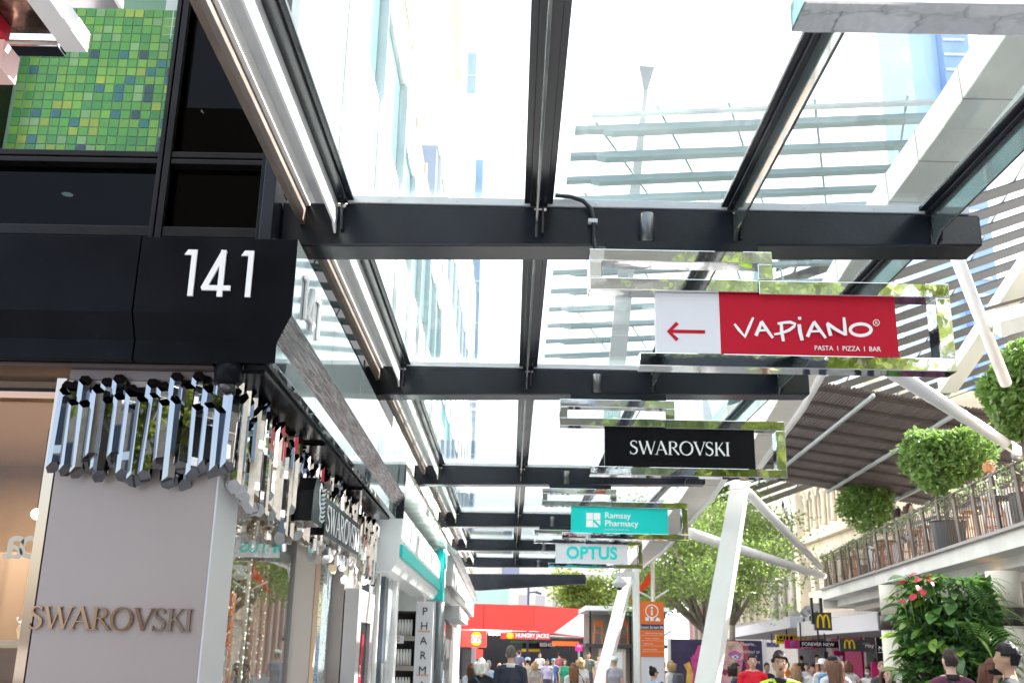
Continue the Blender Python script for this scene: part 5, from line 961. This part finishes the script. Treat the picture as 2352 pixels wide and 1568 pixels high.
t = thing('camera_pole', 'pale slim pole with a white dome security camera', 'camera pole', (2.3, 20, 0)); obj('pole', MB().tube([(2.33, 20, 0), (2.33, 20, 3.2)], .065, 12), M_white, t, True); obj('arm', MB().beam((1.92, 20, 3.06), (2.3, 20, 3.1), .1, .08), M_white, t); obj('dome_housing', MB().lathe((2.02, 19.95, 2.90), [(.05, -.06), (.14, 0), (.15, .03), (.05, .12), (.04, .16)], 16), M_white, t, True); obj('lens', MB().ball((2.02, 19.95, 2.84), .05, 10, 7), M_dark, t, True)
t = thing('flag_pole', 'cream pole with slanting arms and orange flag in front of the trees', 'pole', (3.6, 27, 0)); p = pt(1498, 1250, Y=27); obj('pole', MB().tube([(p.x, 27, 0), (p.x, 27, p.z)], .05, 10), M_cream, t, True)
for (du, v0, v1) in ((-42, 1352, 1374), (38, 1354, 1378), (44, 1448, 1472)): obj('arm', MB().tube([pt(1498, v1, Y=27), pt(1498 + du, v0, Y=27)], .022, 8), M_white, t, True)
fa, fb_ = pt(1493, 1312, Y=27), pt(1448, 1376, Y=27); obj('flag', MB().hexa([fa, fb_, fb_ + Vector((0, .02, -.05)), fa + Vector((0, .02, -.32))], [fa + Vector((0, .03, 0)), fb_ + Vector((0, .03, 0)), fb_ + Vector((0, .05, -.05)), fa + Vector((0, .05, -.32))]), mat('orange flag cloth', (.75, .10, .02), .7, trans=.3), t)
HD = thing('painted_hoarding', 'purple hoarding painted with a colourful face and white handwriting', 'hoarding', (4.95, 26, 0)); hx0, hx1 = 3.84, 6.02
obj('board', MB().box(hx0, hx1, 26, 26.06, 0, 2.03), mat('deep violet paint', (.045, .03, .085), .5, nz=.4, nscale=2), HD); obj('side_post', MB().box(hx1 + .002, hx1 + .1, 25.98, 26.08, 0, 2.06).box(hx0 - .07, hx0 - .002, 25.98, 26.08, 0, 2.04), M_white, HD)
HP = lambda L: [pt(u, v, Y=25.99) for u, v in L]
def patch(nm, L, col, d=0):
    ps = HP(L); o0_ = ps[0]; obj(nm, MB().prism([(p.x - o0_.x, p.z - o0_.z) for p in ps], (o0_.x, 25.985 - .003 * d, o0_.z), RX, UZ, .003), mat('mural ' + nm + str(d) + str(len(L)), col, .5, nz=.35, nscale=5), HD)
patch('face_patch', [(1640, 1497), (1652, 1478), (1672, 1471), (1694, 1472), (1706, 1486), (1708, 1510), (1700, 1545), (1682, 1568), (1655, 1568), (1642, 1540), (1634, 1520)], (.70, .45, .36), 0)
patch('brow_patch', [(1640, 1505), (1656, 1496), (1664, 1510), (1650, 1516)], (.45, .08, .25), 1); patch('brow_patch', [(1672, 1500), (1688, 1492), (1704, 1500), (1700, 1512), (1680, 1512)], (.42, .12, .40), 1); patch('eye_white', [(1678, 1507), (1690, 1502), (1698, 1508), (1688, 1513)], (.75, .72, .75), 2); patch('iris', [(1685, 1506), (1690, 1505), (1692, 1509), (1687, 1511)], (.1, .2, .45), 3)
patch('cheek_patch', [(1694, 1515), (1707, 1512), (1704, 1535), (1690, 1538)], (.65, .16, .36), 1); patch('nose_patch', [(1664, 1508), (1671, 1510), (1677, 1530), (1662, 1532)], (.75, .42, .40), 1); patch('lip_patch', [(1655, 1540), (1664, 1535), (1678, 1541), (1664, 1551)], (.35, .02, .10), 2); patch('chin_patch', [(1648, 1556), (1684, 1552), (1676, 1568), (1652, 1568)], (.72, .40, .42), 1); patch('flame_patch', [(1580, 1568), (1590, 1535), (1586, 1510), (1596, 1500), (1604, 1480), (1616, 1485), (1622, 1520), (1616, 1545), (1626, 1568)], (.62, .06, .26), 0)
patch('yellow_patch', [(1575, 1568), (1578, 1540), (1570, 1525), (1584, 1518), (1592, 1545), (1590, 1568)], (.80, .42, .10), 1); patch('hood_patch', [(1694, 1472), (1706, 1486), (1710, 1520), (1722, 1568), (1738, 1568), (1728, 1520), (1716, 1480), (1704, 1470)], (.45, .07, .10), 1)
for s, u, v, h in (('@kazarina_', 1699, 1481, .07), ('PORTRAIT OF', 1704, 1499, .06), ('A MILE', 1718, 1510, .065), ('ME', 1738, 1523, .06)): q = pt(u, v, Y=25.97); text(s, h, q, RX, Vector((0, 0, 1)), M_wtxt, HD, squash=.8)
# ------------------------------------------------------------------ trees
def tree(lab, base, H, crown, n, size, m, seed, lean=(0, 0), nb=9):
    t = thing('street_tree', lab, 'tree', base, 'street trees along the mall'); rr = random.Random(seed); base = Vector(base); br = MB(); tips = []
    cc = Vector(crown[0]); cr_ = crown[1]; fork = base + Vector((lean[0] * .5, lean[1] * .5, H * .45))
    br.tube([base, base.lerp(fork, .5) + Vector((rr.uniform(-.1, .1), 0, 0)), fork], [.15, .12, .10], 9)
    for k in range(nb):
        d = Vector((rr.gauss(0, 1), rr.gauss(0, 1), rr.gauss(0, .75))).normalized(); e = cc + Vector((d.x * cr_[0], d.y * cr_[1], d.z * cr_[2])) * rr.uniform(.55, .92); mid = fork.lerp(e, .5) + Vector((rr.uniform(-.4, .4), rr.uniform(-.4, .4), rr.uniform(.0, .5)))
        br.tube([fork, mid, e], [.085, .05, .018], 7); tips += [(e, 1.0), (mid.lerp(e, .6), .8)]
        for j in range(4):
            d2 = Vector((rr.gauss(0, 1), rr.gauss(0, 1), rr.gauss(0, .5))).normalized(); e2 = mid.lerp(e, rr.uniform(.2, 1)) + d2 * rr.uniform(.5, 1.5); br.tube([mid.lerp(e, rr.uniform(.1, .8)), e2], [.035, .012], 5); tips.append((e2, .75))
    obj('trunk', br, M_bark, t, True, fix=False)
    def f(i):
        c, s = tips[i % len(tips)]; d = Vector((rr.gauss(0, .62), rr.gauss(0, .62), rr.gauss(0, .26))) * s; return c + d, Vector((d.x, d.y, .6))
    obj('crown', leaf_cloud(n, f, size, 1.7, rr), m, t, fix=False); return t
tree('large leafy tree with forked grey trunk behind the orange totem', (6.3, 34, 0), 5.2, ((5.9, 34, 4.7), (2.5, 2.5, 1.9)), 15000, .075, M_leafd, 41, (-.3, 0), 14)
tree('tree leaning right in front of the cream heritage building', (7.6, 38, 0), 6, ((7.7, 38, 5.6), (2.4, 2.2, 1.9)), 13000, .08, M_leafd, 42, (.4, 0), 12)
tree('yellow green tree behind the white security camera pole', (7.4, 80, 0), 7, ((6.6, 80, 6.3), (4.2, 3, 1.9)), 13000, .2, M_leafy, 43, (0, 0), 12)
tree('bright green tree behind the near leaning column far down the mall', (9.5, 70, 0), 6, ((10.0, 70, 6.0), (3.0, 3, 1.7)), 9000, .14, M_leafy, 44, (0, 0), 10)
tree('tall pale crowned tree rising behind the leaning right tree', (11.0, 58, 0), 8, ((10.6, 56, 7.6), (2.8, 3, 2.6)), 13000, .15, M_leafy, 45, (0, 0), 10)
# places behind the viewer that the mirrors pick up
t = thing('opposite_block', 'pale stone block behind the viewer across the cross street', 'building', (0, -26, 0)); obj('wall', MB().box(-14, 14, -30, -26, 0, 22), mat('dark sandstone', (.07, .06, .05), .7, nz=.2), t)
for k in range(9):
    for j in range(4): obj('window', MB().box(-12 + 2.8 * k, -10.4 + 2.8 * k, -25.99, -25.9, 1.2 + 3.6 * j, 3.6 + 3.6 * j), mat('blue grey window', (.10, .14, .2), .1), t)
tree('spreading tree behind the viewer on the left', (-3.5, -9, 0), 6, ((-3.6, -9, 6.4), (2.8, 2.4, 2.5)), 7000, .16, M_leafd, 46, (0, 0), 9); tree('spreading tree behind the viewer on the right', (5.5, -7, 0), 6, ((5.6, -8, 7.0), (2.8, 2.4, 2.6)), 8000, .16, M_leafy, 47, (0, 0), 9)
t = thing('right_side_block', 'sandstone building on the right outside the view', 'building', (16, 0, 0)); obj('sun_blocker', MB().box(8.5, 15.2, 8.8, 13, 12.4, 12.6), mat('grey eave', (.3, .3, .3), .6), t); obj('wall', MB().box(15.21, 24, -24, 14, 0, 13), mat('pale sandstone', (.68, .60, .48), .7, nz=.2), t)  # slab over the street is added out of view to shade the pillar side
for k in range(9):
    for j in range(3): obj('window', MB().box(14.9, 14.99, -22 + 4 * k, -20 + 4 * k, 1.5 + 4 * j, 4 + 4 * j), mat('blue grey window', (.10, .14, .2), .1), t)
# ------------------------------------------------------------------ people
M_skin = [mat('light skin', (.58, .36, .27), .5), mat('tan skin', (.42, .25, .17), .5), mat('pink skin', (.64, .40, .32), .5)]
def hairm(c): return mat('hair %02x%02x%02x' % tuple(int(255 * q) for q in c), c, .6, spec=.25, nz=.4, nscale=30, bump=.5, bscale=90, stretch=(1, 1, .15))
def cloth(c): return mat('cloth %02x%02x%02x' % tuple(int(255 * q) for q in c), c, .85, nz=.18, nscale=9, bump=.25, bscale=25)
M_shoe = mat('dark shoe', (.04, .035, .03), .5); M_eye = mat('dark iris', (.03, .02, .015), .2); M_eyew = mat('eye white', (.7, .68, .66), .3); M_lip = mat('lip', (.42, .16, .14), .5)
hand_mb = MB().ball((0, 0, -.045), (.017, .038, .048), 10, 7)
for k, (dy, ln) in enumerate(((-.028, .066), (-.009, .078), (.010, .073), (.027, .057))): hand_mb.tube([(0, dy, -.075), (-.006, dy * 1.05, -.075 - ln * .5), (-.022, dy * 1.05, -.075 - ln * .9)], [.0085, .008, .006], 6)
hand_mb.tube([(0, -.03, -.03), (-.012, -.052, -.062), (-.02, -.055, -.09)], [.011, .0095, .007], 6)
HAND = [mesh_from('hand', hand_mb, m, True) for m in M_skin]
def person(label, X, Y, top, yaw=180, skin=0, hair=(.03, .02, .015), style='short', shirt=(.5, .5, .5), pants=(.05, .06, .09), sleeve='short', arms='down', cat='person', base=0., seat=False, girl=False, extra=(), group=None, smile=False, big=1.):
    """figure facing -Y at yaw 0; top = head height of the head's crown above base"""
    H = top; s = H / 1.75; rp = random.Random(int(X * 1000 + Y * 77)); t = thing('person', label, 'person', (X, Y, base), group)
    prim = []  # (points, radii, tag)
    sh = .175 if girl else .20
    drop = .42 if seat else 0
    hips = Vector((0, 0, .93 - drop * 0))
    prim.append(([(0, .0, .88), (0, .005, 1.0), (0, .0, 1.12), (0, -.0, 1.26), (0, .0, 1.37)], [.125, .118, .112, .13, .105], 'top', 1.32))
    prim.append(([(-sh + .02, 0, 1.395), (-sh * .45, .0, 1.43), (sh * .45, .0, 1.43), (sh - .02, 0, 1.395)], [.062, .06, .06, .062], 'top', 1))
    prim.append(([(0, .01, 1.42), (0, -.005, 1.53)], [.056, .052], 'skin', 1))
    step = rp.uniform(.05, .22) if not seat else 0
    for k in (-1, 1):
        if seat: prim.append(([(k * .09, 0, .92), (k * .11, -.40, .94), (k * .12, -.38, .52)], [.085, .06, .045], 'pants', 1))
        else: prim.append(([(k * .09, 0, .90), (k * .095, -.03 - .5 * step * k, .50), (k * .10, .03 - k * step, .10)], [.09, .06, .045], 'pants', 1)); prim.append(([(k * .10, .03 - k * step, .07), (k * .11, -.14 - k * step, .04)], [.04, .035], 'shoe', 1))
    hands = []
    for k in (-1, 1):
        S0 = Vector((k * sh, 0, 1.39)); mode = arms if isinstance(arms, str) else arms[(k + 1) // 2]
        if mode == 'down': sw = rp.uniform(-.12, .12); E = Vector((k * (sh + .05), .03 + sw * .5, 1.10)); Wr = Vector((k * (sh + .06), -.06 + sw, .87)); hd = Vector((0, -.1, -1))
        elif mode == 'up': E = Vector((k * (sh + .12), -.10, 1.27)); Wr = Vector((k * .10, -.16, 1.52)); hd = Vector((-k * .4, .1, .8))
        elif mode == 'wave': E = Vector((k * (sh + .08), -.05, 1.14)); Wr = Vector((k * (sh + .06), -.2, 1.34)); hd = Vector((0, -.1, 1))
        else: E = Vector((k * (sh + .04), .0, 1.12)); Wr = Vector((k * .08, -.26, 1.16)); hd = Vector((-k * .6, -.6, .2))
        prim.append(([S0, S0.lerp(E, .55)], [.056, .05], 'top', 1)); prim.append(([S0.lerp(E, .55), E, E.lerp(Wr, .12)], [.049, .043, .041], 'top' if sleeve == 'long' else 'skin', 1)); prim.append(([E.lerp(Wr, .12), Wr], [.041, .029], 'top' if sleeve == 'long' else 'skin', 1)); hands.append((Wr, hd, k))
    mb = MB(); info = []
    for pts, rad, tg, fl in prim:
        pts = [Vector(p) for p in pts]; sub = MB()
        for p, r_ in zip(pts, rad): sub.ball((0, 0, 0), r_, 10, 7); n0 = len(sub.v) - (10 * 6 + 2); sub.v[n0:] = [Vector(v) + p for v in sub.v[n0:]]
        sub.tube(pts, rad, 12)
        if fl > 1: sub.v = [Vector((v[0] * 1.42, v[1] * .95, v[2])) if tg == 'top' else v for v in sub.v]
        mb.add(sub.v, sub.f); info.append((pts, rad, tg, fl))
    hc = Vector((0, -.015, 1.635)); mb.ball(hc, (.074, .092, .112), 18, 12); mb.ball(hc + Vector((0, -.035, -.065)), (.054, .058, .055), 12, 8); mb.ball(hc + Vector((0, -.097, -.018)), (.016, .024, .024), 10, 7)
    for k in (-1, 1): mb.ball(hc + Vector((k * .077, .008, -.01)), (.012, .02, .032), 8, 6)
    me = mesh_from('body', mb, M_skin[skin]); tmp = bpy.data.objects.new('tmp', me); COL.objects.link(tmp); rm = tmp.modifiers.new('r', 'REMESH'); rm.mode = 'VOXEL'; rm.voxel_size = .0135; sm = tmp.modifiers.new('s', 'SMOOTH'); sm.iterations = 2; sm.factor = .4
    me2 = bpy.data.meshes.new_from_object(tmp.evaluated_get(bpy.context.evaluated_depsgraph_get())); bpy.data.objects.remove(tmp); bpy.data.meshes.remove(me)
    me2.materials.clear()
    for m in (M_skin[skin], cloth(shirt), cloth(pants), M_shoe): me2.materials.append(m)
    n = len(me2.polygons); cen = np.empty(n * 3); me2.polygons.foreach_get('center', cen); cen = cen.reshape(-1, 3); best = np.full(n, 9.); idx = np.zeros(n, int); code = {'skin': 0, 'top': 1, 'pants': 2, 'shoe': 3}
    for pts, rad, tg, fl in info:
        P = cen.copy()
        if fl > 1: P[:, 0] /= 1.42
        for a, b, ra, rb in zip(pts[:-1], pts[1:], rad[:-1], rad[1:]):
            a = np.array(a); b = np.array(b); ab = b - a; f = np.clip(((P - a) @ ab) / (ab @ ab), 0, 1); d = np.linalg.norm(P - a - f[:, None] * ab, axis=1) - (ra + (rb - ra) * f); k = d < best; best[k] = d[k]; idx[k] = code[tg]
    idx[cen[:, 2] > 1.475] = 0; idx[(cen[:, 2] < .96) & (idx == 1) & (np.abs(cen[:, 0]) < .17)] = 2 if not seat else 1
    me2.polygons.foreach_set('material_index', idx.astype(np.int32)); me2.polygons.foreach_set('use_smooth', [True] * n); me2.update()
    body = bpy.data.objects.new('body', me2); COL.objects.link(body); body.parent = t; body.name = 'body'
    # hair
    hs = MB().ball(hc + Vector((0, .012, .018)), (.0765, .096, .107), 22, 16); kp = []
    for v in hs.v:
        v = Vector(v); front = v.y < hc.y - .045; low = v.z < hc.z + (.05 if front else (.012 if (v.y < hc.y + .03 and style in ('short', 'curly')) else -.06)); kp.append(not low)
    j = lambda v: Vector(v) + Vector((rp.gauss(0, .004), rp.gauss(0, .004), rp.gauss(0, .004)))
    if style == 'curly': hs.v = [Vector(v) + (Vector(v) - hc).normalized() * rp.uniform(0, .022) * (1 if v[2] > hc.z else .3) for v in hs.v]
    if style != 'bald':
        hs.f = [f for f in hs.f if all(kp[i] for i in f)]; hs.m = [0] * len(hs.f); hs.v = [j(v) for v in hs.v]
        ho = obj('hair', hs, hairm(hair), t, True, local=True, fix=False); so_ = ho.modifiers.new('thick', 'SOLIDIFY'); so_.thickness = .009; so_.offset = 0
    if style in ('long', 'bob'):
        zb = 1.28 if style == 'long' else 1.50; hb = MB(); N = 15
        for r_i in range(7):
            z = 1.68 + (zb - 1.68) * r_i / 6
            for q in range(N):
                a = R(-35 + 250 * q / (N - 1)); k = 1 + .10 * math.sin(r_i * .9) - .0 * r_i; hb.v.append(Vector((math.cos(a) * .092 * k, .02 + math.sin(a) * .095 * k + .012 * r_i * (style == 'long'), z)) + Vector((rp.gauss(0, .006), rp.gauss(0, .006), rp.gauss(0, .01) if r_i == 6 else 0)))
        for r_i in range(6):
            for q in range(N - 1): o_ = r_i * N + q; hb.f.append((o_, o_ + 1, o_ + N + 1, o_ + N)); hb.m.append(0)
        ho = obj('back_hair', hb, hairm(hair), t, True, local=True, fix=False); so_ = ho.modifiers.new('thick', 'SOLIDIFY'); so_.thickness = .03
    if style == 'bun': obj('hair_bun', MB().ball(hc + Vector((0, .075, .115)), (.045, .045, .042), 12, 9), hairm(hair), t, True, local=True)
    for e in extra:
        if e[0] == 'cap': obj('cap', MB().lathe(hc + Vector((0, .012, .02)), [(.094, 0), (.096, .03), (.085, .075), (.055, .105), (.01, .115)], 20).prism(arc(0, 0, .075, .10, 180, 360, 10), hc + Vector((0, (-.07 if len(e) < 3 else .07), .03)), RX, RY * (1 if len(e) < 3 else -1), .012), cloth(e[1]), t, True, local=True)
        if e[0] == 'hat': obj('sun_hat', MB().lathe(hc + Vector((0, .01, .03)), [(.16, -.02), (.165, -.012), (.095, .01), (.09, .06), (.06, .10), (.01, .105)], 22), cloth(e[1]), t, True, local=True)
        if e[0] == 'glasses': obj('sunglasses', MB().ball(hc + Vector((-.034, -.088, .012)), (.028, .012, .02), 10, 7).ball(hc + Vector((.034, -.088, .012)), (.028, .012, .02), 10, 7).tube([hc + Vector((-.06, -.085, .02)), hc + Vector((-.085, .01, .015))], .004, 5).tube([hc + Vector((.06, -.085, .02)), hc + Vector((.085, .01, .015))], .004, 5), M_panelb, t, True, local=True)
        if e[0] == 'straps': 
            for k in (-1, 1): obj('backpack_strap', MB().ribbon([(k * .11, 1.10), (k * .125, 1.30), (k * .12, 1.455)], .05, (0, -.155, 0), RX, UZ, .03), cloth(e[1]), t, local=True)
        if e[0] == 'pack': obj('backpack', MB().box(-.16, .16, .13, .30, 1.0, 1.45), cloth(e[1]), t, bev=.05, local=True)
        if e[0] == 'collar': obj('collar', MB().lathe((0, .005, 1.435), [(.085, 0), (.078, .05), (.070, .06), (.068, .0)], 16), cloth(e[1]), t, True, local=True)
        if e[0] == 'strap': obj('bag_strap', MB().ribbon([(.17, 1.0), (.05, 1.25), (-.12, 1.455)], .03, (0, .15, 0), -RX, UZ, .012), cloth(e[1]), t, local=True)
        if e[0] == 'hood': obj('hood', MB().tube([(-.10, -.03, 1.43), (-.09, .07, 1.46), (0, .11, 1.47), (.09, .07, 1.46), (.10, -.03, 1.43)], .045, 10), cloth(e[1]), t, True, local=True)
        if e[0] == 'mask': obj('face_mask', MB().ball(hc + Vector((0, -.06, -.055)), (.055, .055, .045), 12, 8), cloth(e[1]), t, True, local=True)
        if e[0] == 'print': text(e[1], .035, Vector((0, -.158, 1.26)), RX, UZ, M_wtxt, t, align='CENTER'); ob_ = t.children[-1]; ob_.location = (0, 0, 0) if False else ob_.location
        if e[0] == 'stubble': obj('moustache', MB().box(-.028, .028, -.012, 0, -.004, .004), hairm(hair), t, local=True); t.children[-1].location = hc + Vector((0, -.094, -.05))
    if abs(((yaw + 180) % 360) - 180) < 110:
        for k in (-1, 1):
            obj('eye', MB().ball(hc + Vector((k * .031, -.081, .008)), (.0125, .008, .0065), 8, 6), M_eyew, t, True, local=True); obj('iris', MB().ball(hc + Vector((k * .031, -.0885, .008)), (.007, .004, .0075), 8, 6), M_eye, t, True, local=True)
            obj('eyebrow', MB().ball(hc + Vector((k * .032, -.086, .032)), (.018, .007, .0038), 8, 5), hairm(hair), t, True, local=True)
        obj('mouth', MB().ball(hc + Vector((0, -.091, -.062)), (.025, .008, .0075), 10, 6), M_lip, t, True, local=True)
    for Wr, hd, k in hands:
        o = bpy.data.objects.new('hand', HAND[skin]); COL.objects.link(o); o.parent = t; o.location = Wr; o.rotation_euler = hd.to_track_quat('-Z', 'X').to_euler()
    t.scale = (s * big, s * big, s); t.rotation_euler = (0, 0, R(yaw)); return t
def at(u, v, Y): p = pt(u, v, Y=Y); return dict(X=p.x, Y=Y, top=p.z)
G_ = 'people walking in the mall'
person('person seen from behind, grey haired, in a dark suit jacket', **at(1174, 1483, 17), yaw=178, hair=(.13, .11, .10), shirt=(.025, .03, .05), pants=(.03, .03, .05), sleeve='long', extra=[('collar', (.7, .7, .72))], group=G_)
person('person with white bobbed hair and black top, seen from behind', **at(1106, 1512, 17), yaw=185, skin=2, hair=(.72, .70, .66), style='bob', shirt=(.02, .018, .022), girl=True, sleeve='long', extra=[('strap', (.05, .09, .14))], group=G_)
person('person with brown ponytail hair and white blouse at far left', **at(1084, 1522, 22), yaw=200, hair=(.12, .05, .03), style='long', shirt=(.75, .75, .8), girl=True, group=G_)
person('person in pale blue shirt beyond the white haired figure', **at(1122, 1516, 27), yaw=175, skin=2, hair=(.5, .45, .42), shirt=(.45, .58, .78), sleeve='long', group=G_)
person('person with fair hair between the suit and the pale blue shirt', **at(1147, 1523, 31), yaw=170, skin=2, hair=(.45, .3, .16), shirt=(.4, .38, .36), group=G_)
person('person in khaki shirt with a pale blue cap, seen from behind', **at(1212, 1509, 32), yaw=180, skin=0, shirt=(.42, .38, .28), pants=(.3, .28, .2), extra=[('cap', (.35, .42, .6), 1)], group=G_)
person('person with fair bob in a grey top beside the khaki shirt', **at(1229, 1518, 30), yaw=175, skin=2, hair=(.5, .33, .18), style='bob', shirt=(.38, .34, .31), girl=True, group=G_)
person('person facing us in a lavender jacket over a white shirt', **at(1257, 1513, 38), yaw=5, skin=1, shirt=(.45, .42, .58), pants=(.06, .06, .1), sleeve='long', group=G_)
person('person in a blue patterned shirt beside the lavender jacket', **at(1271, 1512, 40), yaw=-10, skin=1, shirt=(.08, .16, .35), extra=[('cap', (.1, .2, .32))], group=G_)
person('person in a green top raising one hand', **at(1297, 1513, 38), yaw=10, skin=2, hair=(.10, .06, .05), style='bob', shirt=(.02, .32, .17), pants=(.12, .14, .10), girl=True, arms=('wave', 'down'), group=G_)
person('person with long brown hair and pale top, nearest to the totem on its left', **at(1317, 1522, 23), yaw=190, hair=(.24, .11, .06), style='long', shirt=(.78, .74, .72), girl=True, group=G_)
person('person with blonde hair in white carrying a dark shoulder strap', **at(1333, 1510, 27), yaw=170, hair=(.55, .36, .18), style='bob', shirt=(.8, .78, .76), girl=True, extra=[('strap', (.03, .03, .05))], group=G_)
person('person in patterned overalls and a white cap before the kiosk', **at(1411, 1507, 26), yaw=150, skin=2, hair=(.6, .5, .4), shirt=(.35, .33, .38), pants=(.3, .3, .34), girl=True, arms='fold', extra=[('cap', (.8, .78, .76), 1), ('straps', (.3, .3, .36))], group=G_)
person('person with a dark bun and sunglasses before the totem map', **at(1500, 1532, 20), yaw=120, skin=0, hair=(.03, .02, .02), style='bun', shirt=(.35, .5, .72), girl=True, extra=[('glasses',), ('straps', (.02, .03, .06))], group=G_)
person('person with blonde hair in white beside the painted hoarding', **at(1540, 1516, 24), yaw=230, hair=(.45, .30, .16), style='bob', shirt=(.78, .78, .78), pants=(.12, .10, .12), girl=True, extra=[('pack', (.12, .12, .14))], group=G_)
person('person in black at the right edge of the info totem', **at(1523, 1518, 29), yaw=160, skin=1, shirt=(.03, .03, .035), group=G_)
person('person in navy with pale strap looking right, by the hoarding', **at(1688, 1522, 19), yaw=70, skin=1, hair=(.03, .02, .02), style='bob', shirt=(.02, .035, .07), girl=True, extra=[('straps', (.45, .5, .6))], group=G_)
person('person in a bright red hooded sweatshirt facing us', **at(1727, 1502, 18.5), yaw=-4, skin=0, hair=(.02, .016, .015), shirt=(.62, .01, .03), pants=(.05, .05, .07), sleeve='long', extra=[('hood', (.55, .01, .03)), ('print', 'TOMMY')], group=G_)
person('person in a lime high visibility shirt with backpack straps, facing us', **at(1790, 1499, 11.6), yaw=-8, skin=1, hair=(.025, .018, .015), style='curly', shirt=(.52, .85, .03), pants=(.04, .05, .09), extra=[('straps', (.06, .07, .10)), ('collar', (.02, .02, .02)), ('stubble',)], group=G_)
person('person in black shirt left of the lime shirt, farther back', **at(1760, 1521, 26), yaw=20, skin=1, shirt=(.03, .03, .045), group=G_)
for lab, u, v, Y, kw in (('person in grey top with long fair hair, mid crowd', 1826, 1523, 24, dict(yaw=185, hair=(.35, .22, .12), style='long', shirt=(.22, .22, .24), girl=True)), ('person in pale shirt with dark hair, standing mid crowd', 1852, 1522, 32, dict(yaw=0, skin=1, shirt=(.55, .55, .62))), ('person in white shirt facing us left of the white sun hat', 1863, 1525, 24, dict(yaw=10, skin=0, shirt=(.8, .8, .8), girl=True)), ('person in a white sun hat and white top', 1888, 1513, 23, dict(yaw=15, skin=2, hair=(.4, .18, .1), style='long', shirt=(.8, .78, .76), girl=True, extra=[('hat', (.8, .8, .84))])), ('person wearing an orange vest in the far crowd', 1808, 1520, 34, dict(yaw=190, skin=1, shirt=(.75, .16, .03))), ('person in a blue sleeveless top behind the black cap', 1901, 1515, 22, dict(yaw=175, skin=0, hair=(.4, .2, .1), shirt=(.12, .32, .55), girl=True)),
    ('person with a black cap and long brown hair, seen from behind', 1915, 1506, 15.5, dict(yaw=183, skin=2, hair=(.16, .08, .055), style='long', shirt=(.62, .62, .64), girl=True, extra=[('cap', (.012, .012, .014), 1)])), ('person in white with both arms raised taking a photo', 1946, 1517, 24, dict(yaw=175, hair=(.2, .1, .07), style='bob', shirt=(.8, .8, .8), girl=True, arms='up')), ('person in white with a pale blue face mask', 1993, 1530, 24, dict(yaw=-40, skin=1, shirt=(.78, .78, .78), arms='fold', extra=[('mask', (.5, .7, .8))])), ('person behind the brown haired figure holding a hand to the forehead', 2025, 1519, 20, dict(yaw=10, skin=2, hair=(.3, .2, .15), shirt=(.10, .09, .10), arms=('down', 'up'))),
    ('person with straight brown fringe facing us before the cream column', 2038, 1532, 15.5, dict(yaw=-5, skin=2, hair=(.10, .055, .04), style='long', shirt=(.14, .12, .13), girl=True)), ('person in maroon with a black shoulder strap, seen from behind at the planted column', 2180, 1491, 12, dict(yaw=182, skin=2, hair=(.045, .03, .03), shirt=(.10, .03, .06), sleeve='long', extra=[('collar', (.02, .015, .02)), ('strap', (.02, .02, .02))])),
    ('person in a sleeveless top holding up a camera at the right', 2276, 1513, 12.8, dict(yaw=55, skin=0, hair=(.12, .05, .035), style='long', shirt=(.10, .045, .03), girl=True, arms='up')), ('person with curly dark hair and a blue backpack at the right edge', 2312, 1480, 9.9, dict(yaw=-118, skin=1, hair=(.015, .014, .016), style='curly', shirt=(.02, .02, .025), extra=[('pack', (.03, .07, .17))]))):
    person(lab, **at(u, v, Y), group=G_, **kw)
cm = thing('camera_in_hand', 'small black camera held up by the person at the right', 'camera', pt(2293, 1540, Y=12.5)); p = pt(2292, 1542, Y=12.5); obj('camera_body', MB().box(p.x - .05, p.x + .05, p.y - .02, p.y + .02, p.z - .035, p.z + .035), M_panelb, cm, bev=.006); obj('lens', MB().tube([(p.x - .05, p.y, p.z), (p.x - .10, p.y - .02, p.z)], .025, 12), M_panelb, cm)
rq = random.Random(77)
cls = [(.08, .09, .14), (.6, .6, .6), (.35, .1, .1), (.12, .14, .12), (.5, .45, .4), (.06, .06, .07)]; cn = ['navy', 'pale grey', 'dark red', 'olive', 'beige', 'black']
for i, (u, Y) in enumerate(((1192, 50), (1240, 54), (1285, 52), (1352, 44), (1375, 46), (1840, 44), (1875, 42), (1925, 38), (1962, 40), (2008, 30))):
    person('distant person in a %s top, %s' % (cn[i % 6], ['under the red lettering board', 'right of the dark passage', 'before the orange fascia sign', 'left of the kiosk door', 'at the kiosk door', 'under the yellow black board', 'below the magenta chemist board', 'below the black board', 'below the charcoal arches board', 'left of the black coffee board'][i]), **at(u, 1497 - 0, Y) | dict(top=rq.uniform(1.6, 1.78)), yaw=rq.choice([0, 180, 160, 20]), skin=rq.randrange(3), shirt=cls[i % 6], group='distant people in the mall')
fl = 3.502
def sit(lab, u, v, Y, **kw): p = pt(u, v, Y=Y); person(lab, p.x, Y, 1.75 * (p.z - fl) / (1.75 - .0), base=fl, seat=True, group='people seated on the balcony', **kw)
sit('person with sunglasses and fair hair seated on the balcony at the right', 2272, 1058, 17.2, yaw=60, skin=2, hair=(.45, .22, .1), style='bob', shirt=(.5, .5, .52), pants=(.05, .05, .06), girl=True, extra=[('glasses',)])
sit('person with dark hair and sunglasses seated beyond the small clipped tree', 2062, 1167, 23.5, yaw=70, skin=0, hair=(.03, .02, .02), style='bob', shirt=(.6, .62, .68), girl=True, extra=[('glasses',)])
sit('person in blue and white shirt seated beside the dark haired one', 2087, 1156, 23.2, yaw=40, skin=2, hair=(.06, .04, .03), style='long', shirt=(.5, .55, .68), girl=True)
